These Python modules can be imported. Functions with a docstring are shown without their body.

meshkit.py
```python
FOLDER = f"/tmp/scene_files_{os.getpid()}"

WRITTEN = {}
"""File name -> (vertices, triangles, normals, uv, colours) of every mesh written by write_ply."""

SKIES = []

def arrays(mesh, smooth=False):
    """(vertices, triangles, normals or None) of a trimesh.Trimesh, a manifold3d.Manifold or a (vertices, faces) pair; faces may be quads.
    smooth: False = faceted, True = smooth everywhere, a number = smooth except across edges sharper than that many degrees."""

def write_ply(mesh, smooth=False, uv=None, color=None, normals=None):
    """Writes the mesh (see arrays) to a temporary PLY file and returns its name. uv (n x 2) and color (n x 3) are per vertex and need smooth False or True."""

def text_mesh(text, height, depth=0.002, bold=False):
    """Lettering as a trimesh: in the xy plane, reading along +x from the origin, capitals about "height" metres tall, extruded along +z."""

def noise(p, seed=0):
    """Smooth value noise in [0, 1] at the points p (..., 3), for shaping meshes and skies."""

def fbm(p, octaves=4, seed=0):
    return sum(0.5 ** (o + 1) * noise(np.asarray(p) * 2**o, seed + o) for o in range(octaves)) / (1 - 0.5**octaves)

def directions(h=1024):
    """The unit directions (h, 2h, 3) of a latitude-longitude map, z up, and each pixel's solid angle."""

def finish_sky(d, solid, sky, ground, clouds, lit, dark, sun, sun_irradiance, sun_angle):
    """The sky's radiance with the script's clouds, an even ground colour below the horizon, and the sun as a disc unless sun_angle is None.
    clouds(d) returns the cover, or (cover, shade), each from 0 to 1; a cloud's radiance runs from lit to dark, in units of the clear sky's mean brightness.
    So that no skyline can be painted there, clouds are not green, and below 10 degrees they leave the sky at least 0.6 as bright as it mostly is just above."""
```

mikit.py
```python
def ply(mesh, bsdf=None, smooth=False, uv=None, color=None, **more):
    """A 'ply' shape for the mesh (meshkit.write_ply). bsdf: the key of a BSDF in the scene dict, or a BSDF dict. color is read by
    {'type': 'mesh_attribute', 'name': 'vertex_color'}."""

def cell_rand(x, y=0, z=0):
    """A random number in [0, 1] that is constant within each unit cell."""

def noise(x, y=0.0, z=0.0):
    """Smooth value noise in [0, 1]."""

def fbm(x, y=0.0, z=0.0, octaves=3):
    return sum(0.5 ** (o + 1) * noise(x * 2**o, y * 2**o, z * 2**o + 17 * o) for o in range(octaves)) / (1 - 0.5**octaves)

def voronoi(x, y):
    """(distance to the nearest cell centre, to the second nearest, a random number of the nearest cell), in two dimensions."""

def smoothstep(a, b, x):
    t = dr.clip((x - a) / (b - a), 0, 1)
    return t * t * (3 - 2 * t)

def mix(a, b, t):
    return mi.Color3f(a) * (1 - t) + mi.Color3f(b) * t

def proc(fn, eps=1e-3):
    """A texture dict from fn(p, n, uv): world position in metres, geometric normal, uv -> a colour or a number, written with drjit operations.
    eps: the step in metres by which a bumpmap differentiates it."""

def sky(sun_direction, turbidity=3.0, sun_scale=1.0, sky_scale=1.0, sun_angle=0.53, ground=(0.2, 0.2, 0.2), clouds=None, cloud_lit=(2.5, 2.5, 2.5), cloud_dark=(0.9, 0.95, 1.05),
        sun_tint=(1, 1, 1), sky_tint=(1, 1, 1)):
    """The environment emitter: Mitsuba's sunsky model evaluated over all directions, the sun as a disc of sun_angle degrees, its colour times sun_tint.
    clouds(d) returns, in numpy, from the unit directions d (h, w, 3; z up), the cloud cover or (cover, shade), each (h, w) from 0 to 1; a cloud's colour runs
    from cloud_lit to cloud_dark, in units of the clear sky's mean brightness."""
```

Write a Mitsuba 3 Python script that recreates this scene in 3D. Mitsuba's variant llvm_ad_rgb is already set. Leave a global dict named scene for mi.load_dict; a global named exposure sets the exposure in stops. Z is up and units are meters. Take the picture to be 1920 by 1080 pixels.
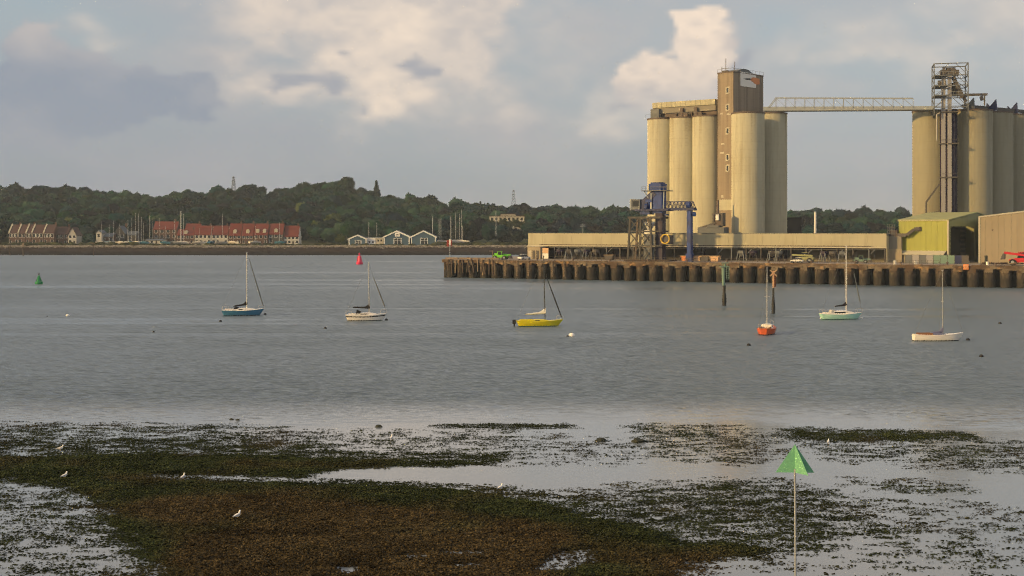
import math, random
import numpy as np
import trimesh, shapely
import shapely.geometry as sg
import manifold3d as m3
import drjit as dr
import mitsuba as mi
import mikit, meshkit
from mikit import proc, noise, fbm, voronoi, cell_rand, smoothstep, mix
from scipy.ndimage import gaussian_filter, map_coordinates

random.seed(11)
rng = np.random.default_rng(11)
T4 = mi.ScalarTransform4f
scene, labels = {}, {}

# ------------------------------------------------------------------ camera, sky, exposure
EYE, FPX, HOR = 14.0, 2400.0, 432.0          # eye height (m), focal length and horizon row in photograph pixels
scene['camera'] = {'type': 'perspective', 'fov': 2 * math.degrees(math.atan(960 / FPX)), 'fov_axis': 'x', 'near_clip': 1.0, 'far_clip': 9000.0,
                   'principal_point_offset_y': (540 - HOR) / 1080.0,
                   'to_world': T4().look_at(origin=[0, 0, EYE], target=[0, 100, EYE], up=[0, 0, 1])}
exposure = 2.75


def clouds(d):
    """cover and shade of the morning sky over azimuth and elevation (degrees, azimuth 0 = north of the scene)"""
    az = np.degrees(np.arctan2(d[..., 0], d[..., 1]))
    el = np.degrees(np.arcsin(np.clip(d[..., 2], -1, 1)))
    q = np.stack([d[..., 0], d[..., 1], d[..., 2] * 1.5], -1)
    w = np.stack([meshkit.fbm(q * 22 + 11 * k, 4, 40 + k) - .5 for k in range(3)], -1)      # winds fold the noise
    n1 = (meshkit.fbm((q + w * .03) * 26, 6, 3) - .5) * 2.2
    n2 = (meshkit.fbm((q + w * .02) * 70 + 7, 5, 5) - .5) * 2.2
    n3 = meshkit.fbm(q * 9 + 3, 4, 9) - .5
    puff = np.clip(np.abs(meshkit.fbm((q + w * .02) * 42 + 2, 5, 12) - .5) * 4.5, 0, 1)
    a2, e2 = az + w[..., 0] * 3.0, el + w[..., 1] * 2.2
    ramp = lambda x, a, b: np.clip((x - a) / (b - a), 0, 1)

    def field(blobs):
        f = np.zeros_like(az)
        for a, e, ra, re, k in blobs:
            f = f + k * np.exp(-(((a2 - a) / ra) ** 2 + ((e2 - e) / re) ** 2))
        return np.minimum(f, 1.15)

    def cut(f, a, b, amp, fine=.5):
        t = np.clip((f + amp * (n1 + n2 * fine) * (.35 + np.minimum(f, 1)) - a) / (b - a), 0, 1)
        return t * t * (3 - 2 * t)

    lit = cut(field([(-8.2, 9.8, 4.6, 2.0, .9), (-3.8, 8.8, 3.4, 2.0, .9), (-11.4, 6.6, 1.6, .9, .55), (-5.6, 5.2, 1.9, 1.1, .75), (-7.0, 7.0, 2.4, 1.1, .75), (-.9, 10, 1.6, 1.3, .6), (-9.4, 6.0, 1.4, .6, .5), (-1.8, 6.7, 3.0, 1.6, .6), (-12.2, 8.6, 2.0, 1.4, .5),
                     (1, 13, 9, 2.3, 1.0), (-19, 14, 6, 2.0, .9), (16, 15, 7, 2.6, .9)]), .04, 1.0, .46)
    warm = cut(field([(-6.9, 7.0, 2.6, 1.0, .8), (-5.4, 5.3, 1.6, 1.0, .8), (-5.5, 9.4, 2.4, 1.6, .7), (-8.8, 9.6, 1.4, .7, .4)]), .2, 1.1, .6)
    crisp = cut(field([(5.7, 7.2, 1.3, .9, .8), (6.6, 7.0, 1.6, 1.0, .8), (8.6, 7.7, 1.4, 1.6, 1.1), (8.4, 9.4, 1.1, .9, .95), (6.5, 5.8, 2.2, 1.0, .7), (9.5, 6.4, 1.3, 1.2, .6)]), .40, .74, .42) * ramp(el, 3.9, 6.6)
    faint = cut(field([(21, 9.3, 4.0, 1.0, .9), (15.5, 7.6, 4.5, .9, .5), (19, 7.2, 5, 1.2, .45), (6.5, 4.8, 4.5, .9, .5), (-17.7, 8.3, .8, .5, .6), (4, 5.6, 2.0, 1.2, .5), (13.5, 8.2, 3.5, 1.0, .5), (2.0, 7.6, 2.2, 1.4, .35)]), .02, 1.1, .5) * .9
    dark = cut(field([(-20.5, 5.3, 3.4, 2.1, 1.15), (-20.6, 7.4, 1.3, 1.2, .8), (-18.2, 6.9, 1.0, .9, .6), (-16.6, 5.4, 2.4, 1.25, 1.0), (-14.3, 5.7, 1.3, .95, .95), (-13.3, 5.4, .7, .4, .5), (-27, 5, 4, 2.6, 1.1), (-18.5, 4.4, 3, 1.2, .5)]), .36, .66, .62) * ramp(el, 2.8, 4.6)
    low = cut(field([(-17.5, 4.2, 6, 1.2, .9), (-9, 4.2, 3, .9, .5), (3, 4.6, 4, .9, .45), (13, 4.0, 5, .8, .5), (-1, 5.0, 2.5, .8, .4)]), .1, 1.2, .5) * .75
    wisps = cut(field([(-10.2, 6.75, .8, .34, .9), (-9.3, 6.45, .9, .30, .7), (-7.9, 6.15, .9, .30, .75), (-4.8, 7.5, .55, .42, .95), (-4.2, 6.9, .6, .40, .8), (-7.4, 7.6, .55, .35, .65), (-6.4, 5.2, .35, .3, .65), (10.3, 7.4, .5, 1.0, .75), (5.2, 5.3, 1.3, .35, .6)]), .22, .85, .40, .9) * .85
    # away from these clouds the same broken cover goes on round the sky
    other = np.clip(np.clip((np.abs(az) - 24) / 10, 0, 1) + np.clip((el - 12) / 6, 0, 1), 0, 1)
    lump = meshkit.fbm((q + w * .12) * 3.2 + 5, 5, 31)
    lit = np.maximum(lit, other * np.clip((lump - .52) * 6, 0, 1) * .7)
    dark = np.maximum(dark, other * np.clip((.44 - lump) * 6, 0, 1) * .7)
    up = np.clip(el / 9, 0, 1)
    cover = np.clip(.66 + (.14 + .14 * np.clip(-az / 15, 0, 1)) * (1 - up) ** 1.2 + .7 * n3 * up + .12 * n1 + .25 * np.clip((el - 12) / 25, 0, 1), 0, 1)
    shade = .80 + .14 * (1 - up) + .08 * np.clip(-az / 22, 0, 1) - .22 * n3 - .08 * n1 - .20 * np.clip((el - 12) / 25, 0, 1)
    for m_, c_, t_ in ((low, .92, .92 - .05 * n1), (faint, .8, .44 + .15 * puff), (lit, .9, .42 + .16 * puff - .3 * n3 - .12 * n1 - .26 * warm), (crisp, .96, .13 + .26 * puff + .35 * ramp(el, 8.2, 5.0) + .3 * ramp(az, 9.3, 10.4) - .10 * n2), (dark, .92, .98 - .14 * n1 - .25 * ramp(el, 6.8, 8.5)), (wisps, .94, .92 + 0 * puff)):
        cover = cover * (1 - m_) + np.maximum(cover, c_) * m_
        shade = shade * (1 - m_) + t_ * m_
    return np.clip(cover, 0, 1), np.clip(shade, 0, 1)


SUN_AZ, SUN_EL = -65.0, 15.0     # azimuth of the sun measured from straight behind the camera towards its left
a_, e_ = math.radians(SUN_AZ), math.radians(SUN_EL)
scene['sky'] = mikit.sky((math.sin(a_) * math.cos(e_), -math.cos(a_) * math.cos(e_), math.sin(e_)), turbidity=6, sun_scale=.66, sky_scale=.96, sun_angle=2.0,
                         ground=(.08, .09, .1), clouds=clouds, cloud_lit=(2.10, 1.69, 1.31), cloud_dark=(.60, .665, .80), sun_tint=(.97, .92, .66), sky_tint=(1.0, 1.0, .94))


# ------------------------------------------------------------------ thin morning haze over the river
scene['haze_air'] = {'type': 'homogeneous', 'albedo': {'type': 'rgb', 'value': [.80, .92, 1.0]}, 'sigma_t': .00011}
scene['haze'] = {'type': 'cube', 'to_world': T4().translate([0, 2000, 35]).scale([3700, 2150, 48]), 'bsdf': {'type': 'null'}, 'interior': {'type': 'ref', 'id': 'haze_air'}}
scene['camera']['medium'] = {'type': 'ref', 'id': 'haze_air'}
labels['haze'] = {'label': 'thin pale morning haze lying over the river and the hill', 'category': 'haze', 'kind': 'stuff'}


# ------------------------------------------------------------------ helpers
def at(px, py, Y):
    return np.array([(px - 960) / FPX * Y, Y, EYE - (py - HOR) / FPX * Y])


def ground(px, py, z=0.0):
    Y = (EYE - z) * FPX / (py - HOR)
    return np.array([(px - 960) / FPX * Y, Y, z])


class Frame:
    def __init__(s, o, ang=0.0):
        s.o, s.a = np.array(o, float), ang
        c, n = math.cos(ang), math.sin(ang)
        s.R = np.array([[c, -n, 0], [n, c, 0], [0, 0, 1.0]])

    def __call__(s, v):
        return np.asarray(v, float) @ s.R.T + s.o

    def inv(s, p):
        return (np.asarray(p, float) - s.o) @ s.R


WORLD = Frame((0, 0, 0))
BOXF = np.array([[0, 2, 1], [0, 3, 2], [4, 5, 6], [4, 6, 7], [0, 1, 5], [0, 5, 4], [1, 2, 6], [1, 6, 5], [2, 3, 7], [2, 7, 6], [3, 0, 4], [3, 4, 7]])
BOXV = np.array([[-1, -1, -1], [1, -1, -1], [1, 1, -1], [-1, 1, -1], [-1, -1, 1], [1, -1, 1], [1, 1, 1], [-1, 1, 1]]) / 2.0


class MB:
    def __init__(s):
        s.v, s.f, s.n = [], [], 0

    def add(s, v, f):
        v, f = np.asarray(v, float), np.asarray(f, int)
        s.v.append(v); s.f.append(f + s.n); s.n += len(v)
        return s

    def mesh(s, m):
        return s.add(m.vertices, m.faces)

    def box(s, c, size, rz=0.0):
        v = BOXV * np.array(size)
        if rz:
            v = v @ Frame((0, 0, 0), rz).R.T
        return s.add(v + np.array(c), BOXF)

    def b(s, x0, x1, y0, y1, z0, z1):
        return s.box(((x0 + x1) / 2, (y0 + y1) / 2, (z0 + z1) / 2), (x1 - x0, y1 - y0, z1 - z0))

    def bar(s, p, q, w, h=None):
        p, q = np.array(p, float), np.array(q, float)
        d = q - p; L = np.linalg.norm(d); d /= L
        x = np.cross(d, [0, 0, 1] if abs(d[2]) < .95 else [1, 0, 0]); x /= np.linalg.norm(x)
        y = np.cross(d, x)
        v = BOXV @ np.stack([x * w, y * (h or w), d * L]) + (p + q) / 2
        return s.add(v, BOXF[:, ::-1] if np.dot(np.cross(x, y), d) < 0 else BOXF)

    def tube(s, p, q, r0, r1=None, n=8):
        p, q = np.array(p, float), np.array(q, float)
        r1 = r0 if r1 is None else r1
        d = q - p; d /= np.linalg.norm(d)
        x = np.cross(d, [0, 0, 1] if abs(d[2]) < .95 else [1, 0, 0]); x /= np.linalg.norm(x)
        y = np.cross(d, x)
        t = np.arange(n) / n * 2 * math.pi
        ring = np.cos(t)[:, None] * x + np.sin(t)[:, None] * y
        v = np.vstack([p + ring * r0, q + ring * r1, [p], [q]])
        i = np.arange(n); j = (i + 1) % n
        f = np.vstack([np.stack([i, j, j + n], 1), np.stack([i, j + n, i + n], 1), np.stack([j, i, i * 0 + 2 * n], 1), np.stack([i + n, j + n, i * 0 + 2 * n + 1], 1)])
        return s.add(v, f)

    def lathe(s, prof, c=(0, 0, 0), n=24, phase=0.0):
        t = np.arange(n) / n * 2 * math.pi + phase
        k = len(prof)
        v = np.vstack([np.stack([np.cos(t) * max(r, 1e-4), np.sin(t) * max(r, 1e-4), np.full(n, z)], 1) for r, z in prof]) + np.array(c)
        f = []
        i = np.arange(n); j = (i + 1) % n
        for a in range(k - 1):
            f += [np.stack([a * n + i, a * n + j, (a + 1) * n + j], 1), np.stack([a * n + i, (a + 1) * n + j, (a + 1) * n + i], 1)]
        v = np.vstack([v, [[c[0], c[1], c[2] + prof[0][1]], [c[0], c[1], c[2] + prof[-1][1]]]])
        f += [np.stack([j, i, i * 0 + k * n], 1), np.stack([(k - 1) * n + i, (k - 1) * n + j, i * 0 + k * n + 1], 1)]
        return s.add(v, np.vstack(f))

    def prism(s, poly, y0, y1, axis='y'):
        """extrude a convex polygon given in (x, z) along y, or in (y, z) along x, or (x, y) along z"""
        P = np.array(poly, float); n = len(P)
        def emb(c):
            o = np.full(n, c)
            return {'y': np.stack([P[:, 0], o, P[:, 1]], 1), 'x': np.stack([o, P[:, 0], P[:, 1]], 1), 'z': np.stack([P[:, 0], P[:, 1], o], 1)}[axis]
        v = np.vstack([emb(y0), emb(y1)])
        i = np.arange(n); j = (i + 1) % n
        f = [np.stack([i, j, j + n], 1), np.stack([i, j + n, i + n], 1)]
        for a in range(1, n - 1):
            f += [np.array([[0, a + 1, a]]), np.array([[n, n + a, n + a + 1]])]
        f = np.vstack(f)
        m = trimesh.Trimesh(v, f, process=False)
        if m.volume < 0:
            f = f[:, ::-1]
        return s.add(v, f)

    def loft(s, rings, closed=False, cap=True):
        rings = np.array(rings, float); k, n, _ = rings.shape
        v = rings.reshape(-1, 3); f = []
        m = n if closed else n - 1
        i = np.arange(m); j = (i + 1) % n
        for a in range(k - 1):
            f += [np.stack([a * n + i, a * n + j, (a + 1) * n + j], 1), np.stack([a * n + i, (a + 1) * n + j, (a + 1) * n + i], 1)]
        if cap:
            for a, flip in ((0, True), (k - 1, False)):
                for q in range(1, n - 1):
                    tri = [a * n, a * n + q, a * n + q + 1]
                    f.append(np.array([tri[::-1] if flip else tri]))
        f = np.vstack(f)
        w = v - v.mean(0)
        if np.einsum('ij,ij->i', w[f[:, 0]], np.cross(w[f[:, 1]], w[f[:, 2]])).sum() < 0:      # faces look outwards
            f = f[:, ::-1]
        return s.add(v, f)

    def sphere(s, c, r, sub=2, scale=(1, 1, 1)):
        m = trimesh.creation.icosphere(sub, 1.0)
        return s.add(m.vertices * r * np.array(scale) + np.array(c), m.faces)

    def arrays(s, fr=WORLD):
        return fr(np.vstack(s.v)), np.vstack(s.f)


def numbered(k, taken):
    if k not in taken:
        return k
    i = 1
    while f'{k}_{i:03d}' in taken:
        i += 1
    return f'{k}_{i:03d}'


TAKEN = set()
ORD = 'first second third fourth fifth sixth seventh eighth ninth tenth eleventh twelfth thirteenth fourteenth fifteenth sixteenth seventeenth eighteenth nineteenth twentieth twenty-first twenty-second twenty-third twenty-fourth twenty-fifth'.split()


def thing(name, label=None, cat=None, group=None, kind=None):
    k = numbered(name, TAKEN); TAKEN.add(k)
    L = {}
    if label: L['label'] = label
    if cat: L['category'] = cat
    if group: L['group'] = group
    if kind: L['kind'] = kind
    if L: labels[k] = L
    return k


def part(parent, name, mb, mat, fr=WORLD, smooth=False, label=None, kind=None, color=None):
    k = numbered(parent + '__' + name, TAKEN) if parent else numbered(name, TAKEN)
    TAKEN.add(k)
    m = mb.arrays(fr) if isinstance(mb, MB) else mb
    scene[k] = mikit.ply(m, mat, smooth=smooth, **({'color': color} if color is not None else {}))
    L = {}
    if label: L['label'] = label
    if kind: L['kind'] = kind
    if L: labels[k] = L
    return k


def own(key, mb, mat, fr=WORLD, smooth=False, color=None):
    m = mb.arrays(fr) if isinstance(mb, MB) else mb
    scene[key] = mikit.ply(m, mat, smooth=smooth, **({'color': color} if color is not None else {}))
    return key


def rgb(c):
    return {'type': 'rgb', 'value': [float(x) for x in c]}


def mat(name, c, rough=.6, metallic=0.0, spec=.4, two=False):
    b = {'type': 'principled', 'base_color': c if isinstance(c, dict) else rgb(c), 'roughness': rough, 'metallic': metallic, 'specular': spec}
    scene[name] = {'type': 'twosided', 'bsdf': b} if two else b
    return name


# ------------------------------------------------------------------ materials
def concrete_fn(tone, dirt, s=1.0):
    def fn(p, n, uv):
        broad = fbm(p.x * .13, p.y * .13, p.z * .06, 3)
        streak = fbm(p.x * 1.3, p.y * 1.3, p.z * .035 + 3, 3)
        fine = fbm(p.x * 2.2, p.y * 2.2, p.z * 2.2, 2)
        lift = dr.abs(p.z / 2.4 - dr.floor(p.z / 2.4) - .5)
        line = smoothstep(.45, .5, lift) * .22
        t = smoothstep(.48, .70, fbm(p.x * .9 + 5, p.y * .9, p.z * .02, 2)) * smoothstep(39, 50.5, p.z + 6 * (fine - .5)) * .7
        t = t + smoothstep(.42, .78, streak) * .55 * s + smoothstep(.5, .8, broad) * .4 + line + (fine - .5) * .25
        return mix(tone, dirt, dr.clip(t, 0, 1))
    return proc(fn)


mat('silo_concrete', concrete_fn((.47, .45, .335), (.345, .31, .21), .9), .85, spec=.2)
mat('silo_concrete_shaded', concrete_fn((.30, .285, .21), (.25, .225, .16), .6), .85, spec=.2)  # silo concrete again, with the shading on the second block put into its colour
mat('tower_concrete', concrete_fn((.29, .235, .175), (.19, .158, .125), 1.2), .85, spec=.2)
mat('dark_rim', (.12, .09, .075), .7)


def quay_fn(p, n, uv):
    broad = fbm(p.x * .35, p.y * .35, p.z * .5, 3)
    fine = fbm(p.x * 2.1, p.y * 2.1, p.z * 3.1, 3)
    c = mix((.17, .138, .10), (.095, .064, .043), smoothstep(.38, .62, broad))
    c = mix(c, (.36, .22, .10), smoothstep(.62, .75, fbm(p.x * .7 + 9, p.y * .7, p.z * .9, 2)) * .7)
    return mix(c, (.08, .06, .05), smoothstep(.52, .75, fine) * .8)


def pile_fn(p, n, uv):
    wet = smoothstep(3.9, 1.6, p.z + 1.4 * (fbm(p.x * .9, p.y * .9, p.z * .7, 2) - .5))
    fine = fbm(p.x * 2.5, p.y * 2.5, p.z * .8, 3)
    c = mix((.105, .080, .058), (.048, .037, .031), smoothstep(.35, .65, fine))
    own_ = cell_rand(dr.floor(((p.x + 20.5) * .895 - (p.y - 382) * .446) / 3.79), 3, 1)
    c = c * (.65 + .7 * own_)
    return mix(c, mix((.040, .036, .028), (.018, .016, .017), fine), wet)


mat('quay_concrete', proc(quay_fn), .9, spec=.2)
mat('pile_concrete', proc(pile_fn), .8, spec=.3)
mat('apron', proc(lambda p, n, uv: mix((.22, .19, .16), (.13, .11, .095), fbm(p.x * .3, p.y * .3, 0, 4))), .9)


def clad_fn(c0, c1, rib, s=.35):
    def fn(p, n, uv):
        w = fbm(p.x * .25, p.y * .25, p.z * .12, 3)
        st = fbm(p.x * 1.7, p.y * 1.7, p.z * .10, 2)
        panel = cell_rand(dr.floor(p.x / rib), 0, 7)
        return mix(c0, c1, dr.clip(smoothstep(.45, .8, w) * .6 + smoothstep(.5, .8, st) * s + (panel - .5) * .35, 0, 1))
    return proc(fn)


mat('cream_cladding', clad_fn((.40, .375, .26), (.33, .305, .205), 1.9), .6)
mat('green_cladding', clad_fn((.29, .305, .055), (.22, .235, .055), 1.3), .55)
mat('tan_cladding', clad_fn((.33, .275, .19), (.28, .23, .15), 1.5, .2), .6)
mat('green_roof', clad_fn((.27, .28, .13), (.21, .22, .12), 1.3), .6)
mat('grey_wall', (.23, .21, .17), .8)
mat('dark_interior', (.075, .065, .062), .9)
mat('dark_door', (.03, .032, .04), .7)
mat('steel_grey', (.12, .13, .14), .6, .0)
mat('steel_light', (.27, .30, .33), .6, .0)
mat('steel_brown', (.088, .080, .076), .7)
mat('galvanised', (.30, .29, .29), .5, .1)
mat('crane_blue', proc(lambda p, n, uv: mix((.010, .040, .20), (.014, .028, .11), smoothstep(.4, .7, fbm(p.x * .8, p.y * .8, p.z * .5, 3)))), .5)
mat('crane_blue_dark', (.014, .022, .085), .5)
mat('purple_paint', (.030, .022, .045), .6)
mat('gantry_steel', (.050, .048, .048), .6)
mat('yellow_paint', (.65, .42, .05), .5)
mat('white_paint', (.74, .72, .66), .45)
mat('white_gloss', (.80, .79, .74), .25)
mat('cream_gelcoat', (.78, .74, .66), .3)
mat('black_fabric', (.012, .013, .017), .85)
mat('tan_cabin', (.70, .52, .38), .5)
mat('white_fabric', (.72, .70, .62), .9)
mat('blue_hull', (.045, .16, .27), .25)
mat('yellow_hull', (.62, .53, .008), .3)
mat('orange_hull', (.52, .095, .025), .35)
mat('mint_hull', (.36, .62, .52), .3)
mat('dark_boot', (.014, .018, .024), .4)
mat('teal_boot', (.015, .07, .05), .4)
mat('deck_grey', (.42, .41, .38), .7)
mat('window_dark', (.015, .017, .02), .15, spec=.6)
mat('mast_alloy', (.42, .43, .43), .5, .1)
mat('mast_dark', (.022, .026, .03), .5)
mat('mast_white', (.66, .65, .62), .5)
mat('rope_grey', (.12, .13, .13), .8)
mat('sail_grey', (.11, .13, .14), .85)
mat('violet_cover', (.13, .14, .24), .85)
mat('wood_brown', (.24, .10, .035), .6)
mat('buoy_green', (.012, .21, .07), .4)
mat('buoy_red', (.62, .008, .085), .35)
mat('buoy_black', (.012, .012, .014), .5)
mat('beacon_green', (.15, .39, .23), .75, two=True)
mat('beacon_pole', (.25, .27, .29), .6, .0)
mat('pile_black', (.018, .02, .02), .6)
mat('pile_greenish', (.15, .24, .19), .6)
mat('orange_paint', (.62, .22, .07), .5)
mat('orange_pale', (.58, .36, .20), .5)
mat('rust_board', (.16, .045, .018), .7)
mat('red_paint', (.50, .02, .03), .4)
mat('red_board', (.26, .035, .022), .6)
mat('lime_paint', (.13, .50, .02), .45)
mat('tyre_black', (.015, .015, .016), .8)
mat('gull_white', (.85, .84, .80), .7)
mat('gull_grey', (.36, .38, .41), .7)
mat('bill_yellow', (.7, .42, .05), .5)
mat('timber_dark', (.07, .05, .04), .9)
mat('timber_pale', (.20, .15, .105), .9)
mat('stone_dark', (.03, .034, .024), .8)
mat('roof_red', proc(lambda p, n, uv: mix((.17, .034, .024), (.10, .026, .022), fbm(p.x * .25, p.y * .25, p.z * .6, 3))), .8)  # red roofs darkened in colour to stand for cloud shade
mat('roof_brown', proc(lambda p, n, uv: mix((.085, .042, .036), (.055, .033, .031), fbm(p.x * .3, p.y * .3, p.z * .6, 3))), .8)  # brown roofs likewise dimmed in colour for the cloud shade
mat('roof_slate', (.075, .09, .11), .7)
mat('house_white', (.44, .42, .37), .8)  # white walls toned down, cloud shade on the far houses put into the colour
mat('house_cream', (.46, .43, .34), .8)
mat('house_brick', (.10, .055, .042), .9)  # brick darkened for the same cloud shade
mat('house_dark', (.06, .056, .055), .9)
mat('shed_blue', (.055, .105, .155), .7)
mat('trim_white', (.80, .79, .76), .5)
scene['vertex_leaf'] = {'type': 'twosided', 'bsdf': {'type': 'diffuse', 'reflectance': {'type': 'mesh_attribute', 'name': 'vertex_color'}}}
mat('bark', (.07, .055, .04), .9)
mat('hill_soil', proc(lambda p, n, uv: mix((.035, .045, .022), (.06, .06, .03), fbm(p.x * .05, p.y * .05, 0, 3))), .95)
mat('hill_leaf', proc(lambda p, n, uv: mix((.022, .036, .016), (.06, .08, .026), smoothstep(.42, .72, fbm(p.x * .055, p.y * .03, p.z * .12, 4)))), .9)


def shore_fn(p, n, uv):
    h = p.z + 1.0 * (fbm(p.x * .05, p.y * .1, 0, 3) - .5)
    c = mix((.016, .014, .014), (.030, .022, .019), smoothstep(.8, 2.3, h))
    c = mix(c, (.085, .07, .055), smoothstep(3.7, 4.3, h))
    return mix(c, (.09, .095, .045), smoothstep(.55, .7, fbm(p.x * .11, p.y * .11, 3, 3)) * smoothstep(4.0, 4.5, h))


mat('foreshore_mud', proc(shore_fn), .95, spec=.05)


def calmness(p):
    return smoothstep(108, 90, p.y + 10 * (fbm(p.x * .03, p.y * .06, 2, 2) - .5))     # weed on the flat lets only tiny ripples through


def slick(p):
    return smoothstep(.56, .72, fbm(p.x * .007 + 3 + p.y * .002, p.y * .105 + p.x * .002, 6, 2)) * smoothstep(.35, .6, noise(p.x * .02, p.y * .05, 9)) * smoothstep(150, 190, p.y)            # long smooth lanes left by passing boats


def water_height(p, n, uv):
    x, y = p.x, p.y
    calm = calmness(p)
    # ripples run across the wind, longer crests than lengths
    w = fbm(x * .60 + y * .12, y * 1.15 - x * .1, 0, 3) * .22 + fbm(x * .10, y * .26, 4, 2) * .30 + fbm(x * 1.3, y * 2.6, 8, 2) * .08
    w = w * (.55 + .9 * fbm(x * .012, y * .03, 7, 3))
    small = fbm(x * 1.6, y * 2.6, 1, 2) * .0020
    return w * (1 - calm) * (1 - .75 * slick(p)) + small * calm


def water_rough(p, n, uv):
    x, y = p.x, p.y
    calm = calmness(p)
    gust = fbm(x * .010, y * .045, 2, 3)
    lane = slick(p)
    r = .22 + .14 * (gust - .5) - .06 * lane
    return mi.Float(r * (1 - calm) + .135 * calm)


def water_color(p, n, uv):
    return mix((.078, .112, .142), (.19, .22, .25), calmness(p))  # calm shallows: silt tone paled further to carry the brightness of reflected sky


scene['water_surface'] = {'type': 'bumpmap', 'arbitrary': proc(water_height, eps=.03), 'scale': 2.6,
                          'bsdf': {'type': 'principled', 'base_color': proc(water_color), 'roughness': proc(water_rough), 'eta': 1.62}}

# ------------------------------------------------------------------ water, hill, far shore (the setting)
k = thing('water', kind='structure')
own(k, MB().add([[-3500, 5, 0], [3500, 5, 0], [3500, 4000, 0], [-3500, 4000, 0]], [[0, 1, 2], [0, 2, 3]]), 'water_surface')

SKY_X = [-900, -300, 0, 60, 110, 160, 200, 255, 290, 330, 360, 400, 430, 480, 505, 545, 600, 640, 662, 690, 730, 752, 775, 795, 815, 850, 900, 960, 1000, 1080, 1150, 1185, 1300, 1480, 1530, 1600, 1700, 1900, 2300, 2800]
SKY_Y = [372, 362, 354, 353, 352, 354, 358, 367, 366, 364, 359, 360, 354, 355, 363, 354, 345, 342, 355, 360, 370, 376, 373, 372, 380, 381, 385, 387, 389, 389, 394, 389, 388, 393, 399, 398, 398, 400, 404, 410]
RIDGE_Y = 1200.0


def shore_y(X):
    return 731 + 5 * np.sin(np.asarray(X) * .011) + np.clip(np.asarray(X) - 60, 0, 600) * .05


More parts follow.
